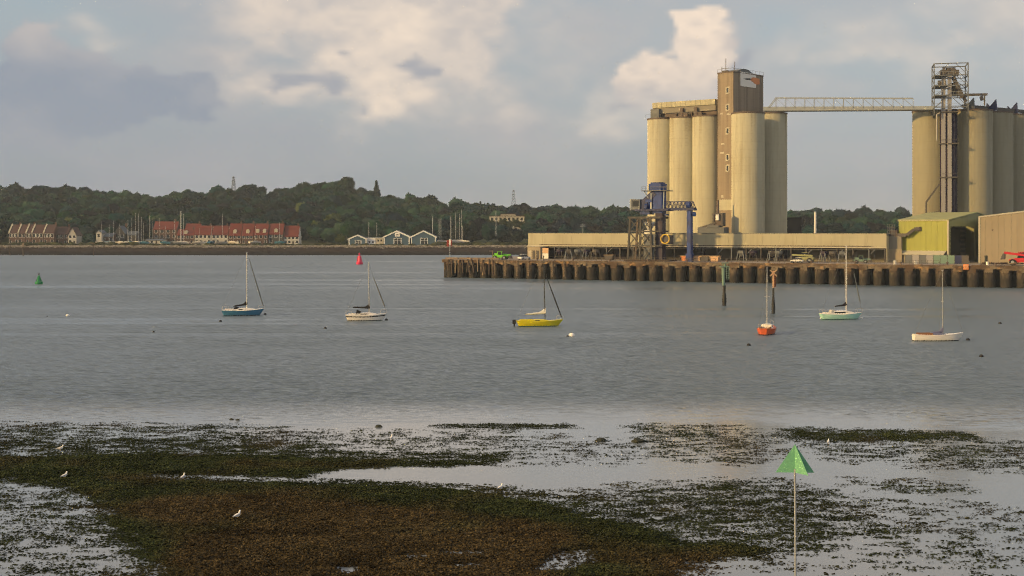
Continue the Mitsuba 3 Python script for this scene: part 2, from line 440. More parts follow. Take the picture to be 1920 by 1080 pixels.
def terrain(X, Y):
    X, Y = np.asarray(X, float), np.asarray(Y, float)
    px = 960 + FPX * X / np.maximum(Y, 1)
    top = EYE + (HOR - np.interp(px, SKY_X, SKY_Y)) * RIDGE_Y / FPX - 11.0
    s = Y - shore_y(X)
    bank = np.clip(s / 34, -2, 1) * 4.9 + np.clip((s - 34) / 60, 0, 1) * .7
    t = np.clip((Y - 830) / (RIDGE_Y - 830), 0, 1)
    z = bank + (top - 5.6) * (t ** .9 * (1 - .12 * np.sin(t * math.pi)))
    z = np.where(Y > RIDGE_Y, z - (Y - RIDGE_Y) * .03, z)
    return z + 1.6 * (meshkit.fbm(np.stack([X * .02, Y * .02, X * 0], -1), 3, 4) - .5) * np.clip((s - 40) / 60, 0, 1)


gx = np.concatenate([np.linspace(-1300, -560, 30), np.linspace(-550, 700, 260), np.linspace(710, 1500, 30)])
gy = np.concatenate([np.linspace(700, 800, 40), np.linspace(805, 1250, 70), np.linspace(1260, 2600, 25)])
GX, GY = np.meshgrid(gx, gy)
GZ = terrain(GX, GY)
V = np.stack([GX, GY, GZ], -1).reshape(-1, 3)
nx, ny = len(gx), len(gy)
ii = (np.arange(ny - 1)[:, None] * nx + np.arange(nx - 1)[None]).ravel()
Fq = np.vstack([np.stack([ii, ii + 1, ii + nx + 1], 1), np.stack([ii, ii + nx + 1, ii + nx], 1)])
cy = V[Fq].mean(1)[:, 1] - shore_y(V[Fq].mean(1)[:, 0])
own(thing('foreshore', kind='structure'), (V, Fq[cy < 62]), 'foreshore_mud', smooth=True)
own(thing('hill', kind='structure'), (V, Fq[cy >= 62]), 'hill_soil', smooth=True)

# stones and shingle along the top of the far foreshore
def stone_cloud(pts, sizes, seed, sub=0):
    r = np.random.default_rng(seed)
    base = trimesh.creation.icosphere(sub, 1.0)
    bv, bf = base.vertices, base.faces
    vs = bv[None] * (1 + .35 * r.standard_normal((len(pts), len(bv), 1)).clip(-1, 1)) * sizes[:, None, None] * np.array([1.25, 1.0, .65]) + pts[:, None]
    fs = bf[None] + (np.arange(len(pts)) * len(bv))[:, None, None]
    return vs.reshape(-1, 3), fs.reshape(-1, 3)

n = 3600
X = rng.uniform(-330, 90, n); s = rng.normal(32, 2.6, n)
Y = shore_y(X) + s
P = np.stack([X, Y, terrain(X, Y)], 1)
sz = rng.uniform(.25, .75, n)
v, f = stone_cloud(P, sz, 5)
g = np.repeat(rng.uniform(.6, 1.25, n), 12)[:, None]
col = np.clip(np.array([.24, .215, .18]) * g, 0, 1)
own(thing('shoreline_stones', 'pale grey stones and shingle along the top of the far muddy foreshore', 'stones', kind='stuff'), (v, f), 'vertex_leaf', color=col)

# ------------------------------------------------------------------ trees
def crown_mesh(r, seed, w=1.0, h=1.0, sub=2, tufts=70, lobes=9, tuft=.16):
    """one crown of radius about 1: a lobed, broken mass and leaf tufts that roughen its outline"""
    q = np.random.default_rng(seed)
    m = trimesh.creation.icosphere(sub, 1.0)
    v = m.vertices.copy()
    c = q.standard_normal((lobes, 3)); c /= np.linalg.norm(c, axis=1, keepdims=True)
    c[:, 2] = np.abs(c[:, 2]) * .9 - .15
    d = np.max(np.exp(-((v[:, None] - c[None]) ** 2).sum(-1) / .22) * q.uniform(.5, 1.0, lobes), axis=1)
    rad = .66 + .36 * d + .30 * (meshkit.fbm(v * 2.6 + seed, 3, seed) - .5)
    v = v * rad[:, None]
    pts, fi = trimesh.sample.sample_surface(trimesh.Trimesh(v, m.faces, process=False), tufts, seed=int(seed))
    nn = pts / np.linalg.norm(pts, axis=1, keepdims=True)
    a = q.standard_normal((tufts, 3)); a -= (a * nn).sum(1, keepdims=True) * nn; a /= np.linalg.norm(a, axis=1, keepdims=True)
    b = np.cross(nn, a)
    L = q.uniform(.6, 1.5, (tufts, 1)) * tuft
    tri = np.stack([pts - a * L, pts + a * L, pts + nn * L * 1.3 + b * L * .9], 1).reshape(-1, 3)
    tf = np.arange(tufts * 3).reshape(-1, 3) + len(v)
    return np.vstack([v, tri]) * np.array([w, w, h]) * r, np.vstack([m.faces, tf])


VAR = [crown_mesh(1.0, 100 + i, 1.0, [.95, 1.1, .85, 1.15, 1.0, .9, 1.2, 1.05][i], 2, 50, tuft=.10) for i in range(8)]
FAR = [crown_mesh(1.0, 200 + i, 1.0, [.95, 1.1, .85, 1.25][i], 1, 40, tuft=.15) for i in range(4)]
CLEAR = []          # places kept free of wood: (x0, x1, y0, y1)


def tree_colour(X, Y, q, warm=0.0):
    """leaf greens varied between stands, all darkened to stand for cloud shadow"""
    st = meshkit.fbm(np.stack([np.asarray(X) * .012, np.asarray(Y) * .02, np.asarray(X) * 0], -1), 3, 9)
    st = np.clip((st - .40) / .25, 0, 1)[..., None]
    c = np.array([.005, .016, .018]) * (1 - st) + np.array([.018, .040, .024]) * st  # cloud shadow over the hill is put into these dark greens
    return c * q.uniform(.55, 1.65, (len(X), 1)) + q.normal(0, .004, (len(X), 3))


def wood_mass():
    q = np.random.default_rng(77)
    pts = []
    y = 812.0
    while y < 1235:
        step = 7.0 + (y - 800) * .006
        half = (y * 980 / FPX) + 30
        xs = np.arange(-half, half, step * 1.05)
        pts.append(np.stack([xs + q.normal(0, step * .3, len(xs)), np.full(len(xs), y) + q.normal(0, step * .3, len(xs))], 1))
        y += step * 1.05
    P = np.vstack(pts)
    keep = np.ones(len(P), bool)
    for (x0, x1, y0, y1) in CLEAR:
        keep &= ~((P[:, 0] > x0) & (P[:, 0] < x1) & (P[:, 1] > y0) & (P[:, 1] < y1))
    # shut out what stands right behind the silos and the long shed
    pxs = 960 + FPX * P[:, 0] / P[:, 1]
    keep &= ~((pxs > 1215) & (pxs < 1475)) & ~(pxs > 1720)
    P = P[keep]
    R = q.uniform(4.6, 7.2, len(P)) * q.choice([.62, .85, 1.0, 1.0, 1.25], len(P))
    Z = terrain(P[:, 0], P[:, 1])
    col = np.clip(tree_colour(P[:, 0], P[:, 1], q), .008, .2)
    vs, fs, cs, n = [], [], [], 0
    for i in range(len(P)):
        v, f = (VAR[q.integers(8)] if P[i, 1] < 1000 or P[i, 1] > 1150 else FAR[q.integers(4)])
        a = q.uniform(0, 6.28); c, s_ = math.cos(a), math.sin(a)
        w = v @ np.array([[c, -s_, 0], [s_, c, 0], [0, 0, 1]]).T * R[i]
        w = w + np.array([P[i, 0], P[i, 1], Z[i] + R[i] * .75 + q.uniform(0, 3.5)])
        vs.append(w); fs.append(f + n); n += len(v)
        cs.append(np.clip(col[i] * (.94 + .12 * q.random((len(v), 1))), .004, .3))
    return np.vstack(vs), np.vstack(fs), np.vstack(cs)


def tree(px, Y, top_py, width_m, label, colour, shape='round', cat='tree', base=None, group=None, name='tree', seed=0):
    X = (px - 960) / FPX * Y
    z0 = float(terrain(np.array([X]), np.array([Y]))[0]) if base is None else base
    z1 = EYE + (HOR - top_py) / FPX * Y
    H = z1 - z0
    k = thing(name, label, cat, group)
    q = np.random.default_rng(900 + seed)
    tr = MB().tube((X, Y, z0 - .5), (X + .2, Y, z0 + H * .6), .028 * H + .12, .012 * H + .05, 7)
    for j in range(3):
        a = q.uniform(0, 6.28)
        tr.tube((X, Y, z0 + H * q.uniform(.25, .4)), (X + math.cos(a) * width_m * .3, Y + math.sin(a) * width_m * .3, z0 + H * .65), .012 * H + .05, .03, 5)
    part(k, 'trunk', tr, 'bark', smooth=True)
    if shape == 'column':
        vs, fs, n = [], [], 0
        for j in range(9):
            t = j / 8
            r = width_m * .5 * (.55 + .6 * math.sin(min(1, t * 1.25) * math.pi * .75 + .5)) * (1 - .55 * t)
            v, f = crown_mesh(max(r, .5), 40 + seed + j, 1, 1.3, 2, 110, tuft=.2)
            vs.append(v + [X + q.normal(0, .15), Y, z0 + H * (.12 + .82 * t) - (r * .7 if j == 8 else 0)]); fs.append(f + n); n += len(v)
        v, f = np.vstack(vs), np.vstack(fs)
    else:
        vs, fs, n = [], [], 0
        cr = min(width_m * .5, H * .5)
        lum = [(0, 0, z1 - cr * .95, cr)] + [(math.cos(a) * width_m * .24, math.sin(a) * width_m * .24, z1 - cr * q.uniform(.95, 1.45), cr * q.uniform(.6, .8)) for a in np.arange(6) + q.uniform(0, 1)]
        for j, (dx, dy, z, r) in enumerate(lum):
            v, f = crown_mesh(r, 60 + seed * 7 + j, 1.05, .95, 2, 160, tuft=.14)
            vs.append(v + [X + dx, Y + dy, z]); fs.append(f + n); n += len(v)
        v, f = np.vstack(vs), np.vstack(fs)
    col = np.clip(np.array(colour) * q.uniform(.8, 1.25, (len(v), 1)), .004, .3)
    part(k, 'crown', (v, f), 'vertex_leaf', color=col)
    return k


tree(648, 1192, 329, 17, 'domed dark tree on the highest point of the wooded hill', (.020, .032, .020), seed=1)
tree(706, 1185, 336, 8, 'slim dark conifer standing up like a spire from the hillside', (.016, .026, .018), 'column', name='conifer_tree', seed=2)
tree(803, 1150, 364, 22, 'broad rounded dark tree on the skyline above the blue gabled sheds', (.018, .028, .022), seed=3)
tree(776, 1170, 369, 15, 'low rounded tree on the skyline just left of the broad rounded one', (.022, .034, .020), seed=4)
tree(430, 1190, 352, 19, 'wide skyline tree under the lattice pylon on the hill', (.024, .036, .022), seed=5)
tree(572, 1195, 340, 20, 'wide dark tree high on the ridge below the domed summit tree', (.022, .034, .022), seed=6)
tree(626, 880, 398, 13, 'leafy green tree beside the end of the red roofed houses', (.058, .078, .024), seed=7)
tree(598, 850, 412, 12, 'bright green bushy tree next to the last red roofed house', (.065, .085, .026), seed=8)
tree(569, 990, 378, 13, 'pale green tree half way up the hill above the red roofs', (.095, .115, .038), seed=9)
tree(150, 905, 402, 15, 'bright green tree behind the brown roofed terrace', (.080, .105, .030), seed=10)
tree(128, 860, 407, 9, 'small light green tree behind the white gabled house', (.085, .105, .035), seed=11)
tree(640, 775, 437, 7, 'low round shrub on the shore beside the smallest blue shed', (.045, .06, .024), seed=12, name='shrub', cat='shrub')
tree(168, 790, 436, 9, 'dark teal tree between the white gabled house and the small white house', (.022, .05, .045), seed=13)
for j, (px, tp) in enumerate([(875, 379), (889, 381), (901, 376), (914, 379), (924, 382)]):
    tree(px, 1195, tp, 5, f'{ORD[j]} thin pointed conifer of the skyline row, counted from the broad rounded tree', (.026, .036, .024), 'column', group='conifers in the skyline row', name='conifer_tree', seed=20 + j)

# ------------------------------------------------------------------ lattice pylons and poles on the far side
def pylon(px, Y, top, bot, label):
    X = (px - 960) / FPX * Y
    z1, z0 = EYE + (HOR - top) / FPX * Y, EYE + (HOR - bot) / FPX * Y - 9
    k = thing('electricity_pylon', label, 'pylon')
    H = z1 - z0; b = MB()
    w = lambda t: 2.6 * (1 - t) + .4
    for sx in (-1, 1):
        for sy in (-1, 1):
            b.bar((X + sx * w(0), Y + sy * w(0), z0), (X + sx * w(1), Y + sy * w(1), z1), .28)
    for j in range(9):
        t0, t1 = j / 9, (j + 1) / 9
        for sy in (-1, 1):
            b.bar((X - w(t0), Y + sy * w(t0), z0 + H * t0), (X + w(t1), Y + sy * w(t1), z0 + H * t1), .2)
            b.bar((X + w(t0), Y + sy * w(t0), z0 + H * t0), (X - w(t1), Y + sy * w(t1), z0 + H * t1), .2)
    part(k, 'lattice', b, 'steel_grey')
    for t, L in ((.95, 3.2), (.80, 4.2), (.66, 3.6)):
        part(k, 'cross_arm', MB().bar((X - L * .5, Y, z0 + H * t), (X + L * .5, Y, z0 + H * t), .35, .25).bar((X - L * .5, Y, z0 + H * t), (X, Y, z0 + H * (t + .04)), .2), 'steel_grey')


pylon(438, 1215, 331, 357, 'lattice electricity pylon on the hill above the red roofed houses')
pylon(963, 1260, 356, 386, 'lattice electricity pylon on the skyline behind the pale villa')

# ------------------------------------------------------------------ far houses
def house(px0, px1, ridge_py, eave_py, base_py, Y, wall, roof, label, depth=10, gable=False, dormers=0, band=False, chimney=True, cols=3, rows=2, winmat='window_dark', name='terraced_house', cat='house', strips=False, group=None, door=True):
    X0, X1 = (px0 - 960) / FPX * Y, (px1 - 960) / FPX * Y
    zr, ze, zb = (EYE + (HOR - v) / FPX * Y for v in (ridge_py, eave_py, base_py))
    k = thing(name, label, cat, group)
    W = X1 - X0
    fr = Frame((X0, Y, 0))
    o = .35
    if gable:
        wm = MB().prism([(0, zb - 1.5), (W, zb - 1.5), (W, ze), (W / 2, zr), (0, ze)], 0, depth)
        rf = MB()
        for s_ in (0, 1):
            xa, xb = (-o, W / 2) if s_ == 0 else (W + o, W / 2)
            dz = (zr - ze) / (W / 2) * o
            rf.prism([(xa, ze - dz + .02), (xb, zr + .02), (xb, zr + .32), (xa, ze - dz + .30)], -.4, depth + .4)
    else:
        wm = MB().prism([(0, zb - 1.5), (depth, zb - 1.5), (depth, ze), (depth / 2, zr), (0, ze)], 0, W, 'x')
        dz = (zr - ze) / (depth / 2) * o
        rf = MB()
        rf.prism([(-o, ze - dz + .02), (depth / 2, zr + .02), (depth / 2, zr + .35), (-o, ze - dz + .33)], .02, W - .02, 'x')
        rf.prism([(depth + o, ze - dz + .02), (depth / 2, zr + .02), (depth / 2, zr + .35), (depth + o, ze - dz + .33)], .02, W - .02, 'x')
    part(k, 'wall', wm, wall, fr)
    if band:
        part(k, 'upper_wall', MB().b(.3, W - .3, -.022, .05, ze - 2.3, ze - .25), 'house_white', fr)
    rk = part(k, 'roof', rf, roof, fr)
    if chimney:
        part(rk, 'chimney', MB().b(W * .82, W * .82 + .9, depth / 2 - .4, depth / 2 + .4, zr - .6, zr + 1.5).b(W * .82 + .2, W * .82 + .7, depth / 2 - .2, depth / 2 + .2, zr + 1.5, zr + 1.95), 'house_brick', fr)
    if strips:      # raised party wall between two roofs
        part(k, 'parapet', MB().prism([(-o - .1, ze - dz), (depth / 2, zr + .1), (depth / 2, zr + .9), (-o - .1, ze - dz + .8)], -.35, .35, 'x'), 'house_cream', fr)
    Hs = (ze - zb) / rows
    for r in range(rows):
        for c in range(cols):
            cx = W * (c + .5) / cols
            z0 = zb + Hs * r + Hs * .32
            if r == 0 and c == cols // 2 and door:
                part(k, 'door', MB().b(cx - .5, cx + .5, -.05, .05, zb, zb + 2.1), 'house_dark', fr)
                continue
            ww = min(.75, W / cols * .32)
            wk = part(k, 'window', MB().b(cx - ww, cx + ww, -.04, .03, z0, z0 + Hs * .52), winmat, fr)
            part(wk, 'frame', MB().b(cx - ww - .12, cx - ww, -.08, .05, z0 - .1, z0 + Hs * .52 + .1).b(cx + ww, cx + ww + .12, -.08, .05, z0 - .1, z0 + Hs * .52 + .1).b(cx - ww - .12, cx + ww + .12, -.12, .05, z0 - .24, z0 - .1), 'trim_white', fr)
    for dmr in range(dormers):
        cx = W * (dmr + .5) / dormers
        zz = ze + (zr - ze) * .18
        y0 = depth / 2 * .12
        dk = part(rk, 'dormer', MB().b(cx - 1.0, cx + 1.0, y0, depth * .42, zz, zz + 1.7).prism([(cx - 1.2, zz + 1.7), (cx + 1.2, zz + 1.7), (cx, zz + 2.5)], y0 - .2, depth * .45), 'house_cream', fr)
    return k


HY = 792
# the brown-roofed terrace at the left end of the shore
spec = [(17, 33), (34, 48), (49, 59), (60, 81), (82, 101)]
for j, (a, b) in enumerate(spec):
    house(a, b, 422, 437, 459, HY, 'house_brick', 'roof_brown',
          ['brown roofed terraced house at the seaward end of the terrace, beside the posts', 'second brown roofed terraced house along, narrow with a brick front', 'third brown roofed terraced house along, the narrowest of the terrace', 'fourth brown roofed terraced house along, wide with a pale upper storey', 'wide brown roofed terraced house at the landward end of the terrace'][j],
          depth=11, cols=2 if b - a < 16 else 3, rows=2, strips=True, band=j != 1, chimney=j % 2 == 0)
house(103, 127, 426, 439, 459, HY + 4, 'house_brick', 'roof_brown', 'dark brick house with a brown roof next to the white gabled house', depth=10, cols=3, strips=False)
house(128, 143, 427, 440, 458, HY - 2, 'house_white', 'roof_brown', 'bright white gabled house with a dark window, end of the brown roofed row', gable=True, cols=2, rows=2, chimney=False)
house(180, 190, 432, 437, 449, HY - 4, 'house_white', 'roof_slate', 'small white house with one dark square window among yacht masts', gable=True, cols=1, rows=1, chimney=False, door=False)
house(191, 212, 438, 444, 458, HY, 'house_brick', 'roof_slate', 'low brick building with a grey roof beside the small white house', cols=3, rows=1, chimney=False)
house(214, 234, 424, 438, 458, HY + 6, 'house_dark', 'roof_slate', 'dark house with a steep pale edged slate roof behind the masts', gable=True, cols=2, rows=2)
house(239, 256, 434, 441, 458, HY + 2, 'house_dark', 'roof_slate', 'small dark building with a white door panel behind the tallest masts', cols=2, rows=1, chimney=False)
house(272, 306, 449, 451, 457, HY - 12, 'house_white', 'roof_slate', 'long low white building at the shore in front of the red roofs', depth=8, cols=4, rows=1, chimney=False, name='low_building', cat='building')
house(287, 332, 416, 430, 458, HY + 22, 'house_brick', 'roof_red', 'brick house with twin chimneys under a red roof, first of the red roofed row', cols=4, rows=3)
house(331, 364, 431, 441, 458, HY + 2, 'house_brick', 'roof_red', 'red roofed house with a white bay front between brick house and white terrace', cols=4, rows=2, dormers=1)
house(346, 374, 420, 432, 456, HY + 20, 'house_brick', 'roof_red', 'tall red roofed house standing behind the row, chimney on its ridge', cols=3, rows=2)
house(365, 396, 424, 440, 458, HY, 'house_white', 'roof_red', 'white fronted terraced house with a red roof and two window rows', cols=4, rows=2)
house(397, 427, 424, 440, 458, HY, 'house_white', 'roof_red', 'white fronted terraced house with a red roof adjoining darker brick house', cols=4, rows=2)
house(428, 452, 420, 441, 458, HY, 'house_brick', 'roof_red', 'brick terraced house with a big red roof and dormer, beside white fronts', cols=3, rows=2, dormers=1)
house(453, 475, 420, 441, 458, HY, 'house_brick', 'roof_red', 'brick terraced house with a big red roof, white edged, in the row middle', cols=3, rows=2, dormers=1)
house(476, 502, 420, 440, 458, HY - 1, 'house_brick', 'roof_red', 'brick terraced house with tall red roof and two dormers', cols=3, rows=2, dormers=2)
house(503, 531, 420, 439, 458, HY, 'house_dark', 'roof_red', 'dark walled terraced house with red roof and a single chimney near the row end', cols=3, rows=2, dormers=1)
house(532, 560, 424, 443, 458, HY + 1, 'house_white', 'roof_red', 'end terraced house with white window bays and a hipped red roof', cols=4, rows=2)
CLEAR += [(-330, -125, 800, 826)]

# blue gabled boat sheds
def boat_shed(px0, px1, ridge, eave, base, Y, label, door, sign=False, depth=16):
    X0, X1 = (px0 - 960) / FPX * Y, (px1 - 960) / FPX * Y
    zr, ze, zb = (EYE + (HOR - v) / FPX * Y for v in (ridge, eave, base))
    W = X1 - X0; fr = Frame((X0, Y, 0))
    k = thing('boat_shed', label, 'boat shed')
    part(k, 'wall', MB().prism([(0, zb - 1.5), (W, zb - 1.5), (W, ze), (W / 2, zr), (0, ze)], 0, depth), 'shed_blue', fr)
    sl = (zr - ze) / (W / 2); o = .7
    for s_ in (0, 1):
        xa = -o if s_ == 0 else W + o
        part(k, 'roof', MB().prism([(xa, ze - sl * o + .02), (W / 2, zr + .02), (W / 2, zr + .3), (xa, ze - sl * o + .3)], -.3, depth + .3), 'roof_slate', fr)
        part(k, 'barge_board', MB().prism([(xa, ze - sl * o - .45), (W / 2, zr - .45), (W / 2, zr + .36), (xa, ze - sl * o + .36)], -.55, -.31), 'trim_white', fr)
        cx = .2 if s_ == 0 else W - .2
        part(k, 'corner_board', MB().b(cx - .3, cx + .3, -.12, .2, zb - 1, ze), 'trim_white', fr)
    a, b, zt = door
    a, b = a * W, b * W
    dk = part(k, 'door', MB().b(a, b, -.1, .1, zb, zb + zt), 'window_dark', fr)
    fm = MB().b(a - .35, a, -.2, .1, zb, zb + zt + .2).b(b, b + .35, -.2, .1, zb, zb + zt + .2).b(a, b, -.16, .1, zb + zt, zb + zt + .2)
    part(dk, 'frame', fm, 'trim_white', fr)
    part(dk, 'glazing_bar', MB().b((a + b) / 2 - .1, (a + b) / 2 + .1, -.18, 0, zb, zb + zt).b(a, b, -.17, 0, zb + zt * .55, zb + zt * .55 + .15), 'trim_white', fr)
    if sign:
        sk = part(k, 'sign_panel', MB().b(W * .43, W * .62, -.7, -.56, ze + .1, zr - .9), 'trim_white', fr)
        part(sk, 'emblem', MB().b(W * .47, W * .575, -.73, -.705, ze + .9, ze + 1.5), 'steel_grey', fr)


boat_shed(654, 687, 441, 448, 458, 772, 'smallest blue gabled boat shed with white eaves, set apart from the bigger two', (.38, .68, 2.3), depth=10)
boat_shed(720, 768, 433, 444, 458, 772, 'blue gabled boat shed with a white sign panel under its gable', (.40, .66, 3.6), sign=True)
boat_shed(771, 817, 433, 444, 458, 772, 'blue gabled boat shed without a sign, next to the yachts laid up ashore', (.40, .66, 3.6))
# low flat-roofed buildings between the sheds
for (a, b, t, ba, m1, lab) in [(688, 704, 445, 458, 'trim_white', 'small white flat roofed cabin beside the smallest blue shed'), (705, 719, 445, 455, 'house_cream', 'cream box shaped cabin against the wall of the signed blue shed')]:
    Y = 774
    X0, X1 = (a - 960) / FPX * Y, (b - 960) / FPX * Y
    zt, zb = (EYE + (HOR - v_) / FPX * Y for v_ in (t, ba))
    k = thing('cabin', lab, 'cabin'); fr = Frame((X0, Y, 0)); W = X1 - X0
    part(k, 'wall', MB().b(0, W, 0, 5, zb - 1.5, zt - .3), m1, fr)
    part(k, 'roof', MB().b(-.3, W + .3, -.3, 5.3, zt - .3, zt), 'steel_light', fr)
    for c in (.3, .7):
        part(k, 'window', MB().b(W * c - .5, W * c + .5, -.05, .05, zb + .8, zb + 1.9), 'window_dark', fr)

# pale villa among the trees
Yv = 905
k = thing('villa', 'pale long villa with a flat roof half hidden by trees on the hillside', 'villa')
fr = Frame(((918 - 960) / FPX * Yv, Yv, 0)); W = 65 / FPX * Yv
zt, zb = EYE + (HOR - 401.5) / FPX * Yv, EYE + (HOR - 419) / FPX * Yv
part(k, 'wall', MB().b(0, W, 0, 12, zb - 8, zt - 1.5).b(W * .32, W * .75, 2, 12, zt - 1.5, zt), 'house_cream', fr)
part(k, 'roof', MB().b(-.5, W + .5, -.6, 12.5, zt - 1.5, zt - 1.1).b(W * .3, W * .77, 1.4, 12.5, zt, zt + .35), 'roof_brown', fr)
for j in range(8):
    cx = W * (j + .6) / 8.2
    wk = part(k, 'window', MB().b(cx - .8, cx + .8, -.06, .05, zt - 4.6, zt - 2.5), 'window_dark', fr)
    part(wk, 'sill', MB().b(cx - 1, cx + 1, -.25, .05, zt - 4.9, zt - 4.6), 'trim_white', fr)
CLEAR += [((915 - 960) / FPX * Yv - 1, (985 - 960) / FPX * Yv + 1, 885, 925)]
for j in range(6):
    tree(921 + j * 11.5, Yv - 10, [411, 414, 409, 413, 410, 414][j], 6.0, f'{ORD[j]} dark bush along the pale villa wall, counted from its river end', (.035, .045, .022), group='bushes before the villa', name='bush', cat='bush', seed=40 + j)
CLEAR += [((915 - 960) / FPX * Yv - 4, (985 - 960) / FPX * Yv + 4, 840, 890)]

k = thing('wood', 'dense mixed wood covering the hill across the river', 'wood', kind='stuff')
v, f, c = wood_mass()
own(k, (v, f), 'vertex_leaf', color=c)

# hedge and scrub behind the shore stones (uncountable)
q = np.random.default_rng(5)
vs, fs, cs, n = [], [], [], 0
for j in range(700):
    X = q.uniform(-330, 130); Y = shore_y(X) + q.uniform(34, 62)
    v, f = FAR[q.integers(4)]; r = q.uniform(.5, 1.6) * (1.5 if X > -50 else 1.35 if X < -225 else .9)
    w = v * r * np.array([1.5, 1.2, .8]) + [X, Y, float(terrain(X, Y)) + r * .2]
    vs.append(w); fs.append(f + n); n += len(v)
    cs.append(np.tile(np.clip(np.array([.05, .055, .026]) * q.uniform(.6, 1.3), .005, .2), (len(v), 1)))
own(thing('undergrowth', 'low scrub and rough grass between the shore stones and the houses', 'undergrowth', kind='stuff'), (np.vstack(vs), np.vstack(fs)), 'vertex_leaf', color=np.vstack(cs))

# yachts laid up along the far shore
def far_yacht(px, Y, top_py, label, hull='cream_gelcoat', L=8.0, rz=.3, mastm='mast_alloy', group=None, lift=1.1, r=.13, name='laid_up_yacht'):
    X = (px - 960) / FPX * Y
    z0 = float(terrain(X, Y)) + lift
    z1 = EYE + (HOR - top_py) / FPX * Y
    k = thing(name, label, 'yacht', group)
    fr = Frame((X, Y, z0), rz)
    rings = []
    for t in np.linspace(0, 1, 7):
        x = (t - .45) * L; b = L * .16 * (1 - max(0, (t - .35) / .65) ** 2.2) * (.8 + .2 * min(1, t / .3))
        b = max(b, .03)
        rings.append([[x, -b, .95], [x, -b * .85, .3], [x, 0, -.35], [x, b * .85, .3], [x, b, .95]])
    part(k, 'hull', MB().loft(rings).b(-L * .2, L * .15, -L * .08, L * .08, .95, 1.3), hull, fr, smooth=35)
    part(k, 'mast', MB().tube((L * .08, 0, .9), (L * .08, 0, z1 - z0), r, r * .8, 6), mastm, fr)
    kk = MB().prism([(-L * .12, -.3), (L * .12, -.3), (L * .06, -1.3), (-L * .06, -1.3)], -.12, .12)
    for sx in (-1, 1):
        kk.bar((-L * .15, sx * .9, -1.4), (-L * .13, sx * .5, .2), .1).bar((L * .2, sx * .8, -1.4), (L * .18, sx * .4, .1), .1)
    part(k, 'cradle', kk, 'dark_boot', fr)


GA = 'yachts laid up before the houses'
for j, (px, tp, w) in enumerate([(189, 416, .10), (203, 421, .08), (211, 413, .12), (226, 419, .09), (238, 412, .09), (246, 409, .09), (252, 400, .13), (258, 401, .14), (263, 406, .10), (270, 417, .10), (279, 404, .15), (285, 415, .08), (297, 409, .09), (308, 424, .10), (325, 411, .12), (346, 401, .15), (372, 425, .07), (396, 421, .07), (415, 401, .13), (436, 436, .08), (477, 424, .08), (525, 417, .11)]):
    far_yacht(px, 779 + (j * 7) % 9, tp, f'{ORD[j]} bare masted yacht laid up before the far houses, counted from the brown terrace', rz=[.2, -.4, .9, 2.8, .1, 1.4][j % 6], L=7 + (j % 3), r=w, group=GA, hull=['cream_gelcoat', 'blue_hull', 'deck_grey', 'cream_gelcoat'][j % 4])
far_yacht(337, 783, 396, 'yacht with the thickest bright white mast before the red roofs', r=.24, mastm='mast_white', rz=.15, L=9)
GB = 'yachts laid up beside the blue sheds'
for j, (px, tp) in enumerate([(809, 408), (812.5, 405), (821, 410), (825, 410), (843, 405), (848, 408), (852, 398), (860, 401), (863, 393), (869, 423)]):
    far_yacht(px, 781 + (j * 5) % 14, tp, f'{ORD[j]} bare masted yacht laid up past the blue sheds, counted from the sheds', rz=[.2, 2.9, .4, -.3][j % 4], L=8 + (j % 3), r=.13, group=GB, lift=1.6)
for j, (px, tp) in enumerate([(690, 416), (705, 417)]):
    far_yacht(px, 788, tp, ['yacht with a bare mast behind the small white cabin', 'yacht with a bare mast behind the cream cabin'][j], L=7, r=.13)

def pole(name, label, cat, px, Y, top, bot, r, m, cap=None):
    k = thing(name, label, cat)
    p0, p1 = at(px, bot, Y), at(px, top, Y)
    b = MB().tube(p0 - [0, 0, .6], p1, r, r * .8, 8)
    if cap:
        b.sphere(p1, r * 1.5, 1)
    part(k, 'shaft', b, m, smooth=40)
    return k


k = pole('flagpole', 'tall thin pole standing in scrub below the pale villa', 'pole', 930, 800, 397, 440, .16, 'mast_alloy', True)
k = pole('mooring_post', 'tallest timber post off the muddy shore, nearest the picture edge', 'post', 19, 722, 457, 478.5, .32, 'timber_dark')
part(k, 'cap', MB().tube(at(19, 456.5, 722), at(19, 455.6, 722), .42, .42, 8), 'timber_pale')
k = pole('mooring_post', 'pale topped timber post off the brown roofed terrace', 'post', 43.5, 705, 457, 481, .38, 'timber_dark')
part(k, 'board', MB().box(at(43.5, 459, 704.4), (1.0, .2, 2.2)), 'timber_pale')
k = pole('mooring_post', 'thin dark post with a small crossbar off the dark teal tree', 'post', 175.5, 722, 455, 479, .24, 'timber_dark')
part(k, 'crossbar', MB().box(at(174, 456, 722), (2.6, .2, .25)), 'timber_pale')

# ------------------------------------------------------------------ quay
Q0 = np.array([-20.5, 382.0, 0.0])
QA = math.atan2(-72, 144.5)
Q = Frame(Q0, QA)
DECK = 5.35


def s_at(px, t):
    """distance along the quay at which a line t metres behind its edge crosses the sight line px"""
    k_ = (px - 960) / FPX
    u, nn = Q.R[:, 0], Q.R[:, 1]
    return (k_ * (Q0[1] + t * nn[1]) - (Q0[0] + t * nn[0])) / (u[0] - k_ * u[1])


def qz(s, t, py):
    p = Q((s, t, 0))
    return EYE + (HOR - py) / FPX * p[1]


